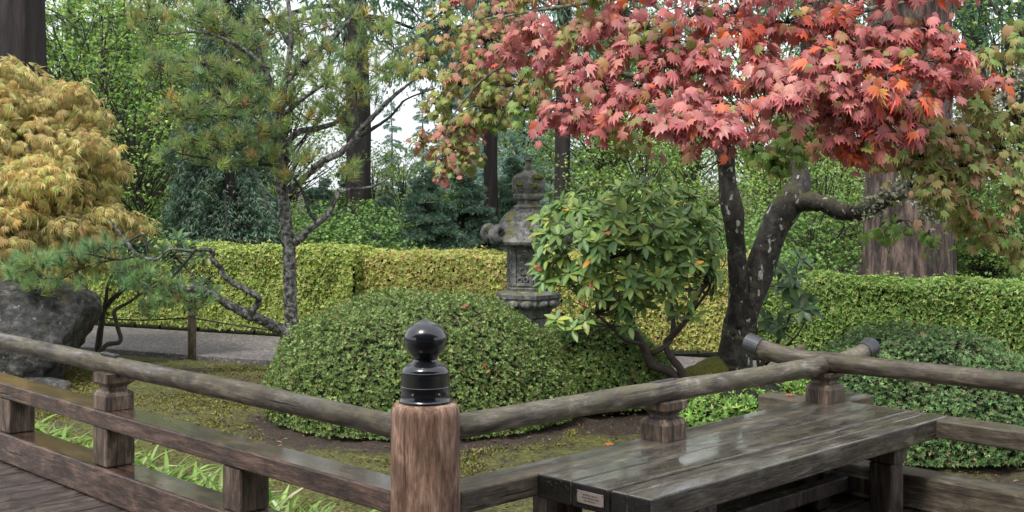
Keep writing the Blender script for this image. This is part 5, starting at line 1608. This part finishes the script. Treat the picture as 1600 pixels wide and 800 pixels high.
go = link("bamboo_grass", mesh_data("bamboo_grass", g3[0], g3[1], M_leaf, True, g3[2]), None, "stuff")
tag(go, "bright green bamboo grass growing along the foot of the deck", "grass")

# moss tufts and litter on the lawn
n = 75000
mx, my = rng.uniform(-6.5, 4.5, n), rng.uniform(7.4, 13.6, n)
dens = make_noise(77, 1.3)(np.column_stack([mx, my, 0 * mx])) + 0.35 * make_noise(78, 5)(np.column_stack([mx, my, 0 * mx]))
near_edge = np.interp(mx, [a for a, b in PATH_NEAR], [b for a, b in PATH_NEAR])
ok = (dens > -0.1) & (my < near_edge - 0.12)
for cx, cy, rx, ry, h in MOUNDS:
    ok &= np.hypot((mx - cx) / (rx + 0.05), (my - cy + 0.15) / (ry + 0.1)) > 1.0
mx, my = mx[ok], my[ok]
n = len(mx)
MOS = [((0.158, 0.164, 0.027), 5), ((0.117, 0.123, 0.021), 4), ((0.222, 0.216, 0.042), 3), ((0.176, 0.105, 0.042), 1)]
pos = np.column_stack([mx, my, np.full(n, GROUND - 0.01)])
g3 = scatter(spray(3, 0.45, 45, 12), along(np.array((0, 0, 1.0)) + rng.normal(size=(n, 3)) * 0.25), pos, rng.uniform(0.018, 0.042, n), pick(MOS, n, 0.18))
o = link("moss_carpet", mesh_data("moss_carpet", g3[0], g3[1], M_leaf, False, g3[2]), None, "stuff")
tag(o, "olive moss tufts covering the garden ground", "moss")
n = 6500
mx, my = rng.uniform(-6.5, 4.5, n), rng.uniform(7.2, 13.2, n)
pos = np.column_stack([mx, my, np.full(n, GROUND + 0.018)])
d = np.column_stack([rng.normal(size=(n, 2)), rng.normal(size=n) * 0.15])
LIT = [((0.18, 0.10, 0.05), 5), ((0.12, 0.075, 0.045), 5), ((0.30, 0.13, 0.06), 1), ((0.26, 0.20, 0.11), 2)]
g3 = scatter(leaf_diamond(0.4, 0.2), frames(d, np.array((0, 0, 1.0)) + rng.normal(size=(n, 3)) * 0.2), pos, rng.uniform(0.02, 0.05, n), pick(LIT, n, 0.2))
o = link("leaf_litter", mesh_data("leaf_litter", g3[0], g3[1], M_leaf, False, g3[2]), None, "stuff")
tag(o, "small brown needles and leaf scraps strewn over the moss", "litter")

# ------------------------------------------------------------------ single fallen maple leaves
T_f = leaf_palm(7, 120, 0.42, 0.2, 8)

def fallen(label, pos, col, size=0.05, nrm=(0, 0, 1)):
    me = mesh_data("fallen_leaf", T_f[0] * np.array((1, 1, 0.6)), T_f[1], M_leaf_obj, True, T_f[2])
    o = link("fallen_leaf", me)
    n_ = np.array(nrm, dtype=float)
    Mx = frames(np.array((rng.normal(), rng.normal(), 0.05))[None], n_[None])[0]
    m4 = np.eye(4)
    m4[:3, :3] = Mx * size
    m4[:3, 3] = pos
    o.matrix_world = Matrix(m4.tolist())
    o.color = (*col, 1)
    tag(o, label, "leaf")

c3 = CORNER2 + UL * 0.22
fallen("red fallen leaf lying on the short rail end behind the bench", (c3[0], c3[1], 0.458), (0.62, 0.13, 0.09), 0.045)
fallen("orange-red fallen leaf lying on the moss behind the bench", (0.70, 8.95, GROUND + 0.05), (0.75, 0.16, 0.05), 0.06)
fallen("dark red leaf caught on the smaller clipped shrub", (1.12, 10.62, 0.17), (0.38, 0.05, 0.05), 0.055, (0.3, -0.8, 0.5))
fallen("reddish leaf caught on top of the big rounded shrub", (-0.38, 9.75, 0.62), (0.35, 0.09, 0.07), 0.05, (0, -0.6, 0.8))
fallen("rust-red leaf caught on the flank of the big rounded shrub", (-0.20, 9.22, 0.22), (0.45, 0.11, 0.06), 0.05, (0.2, -0.9, 0.3))
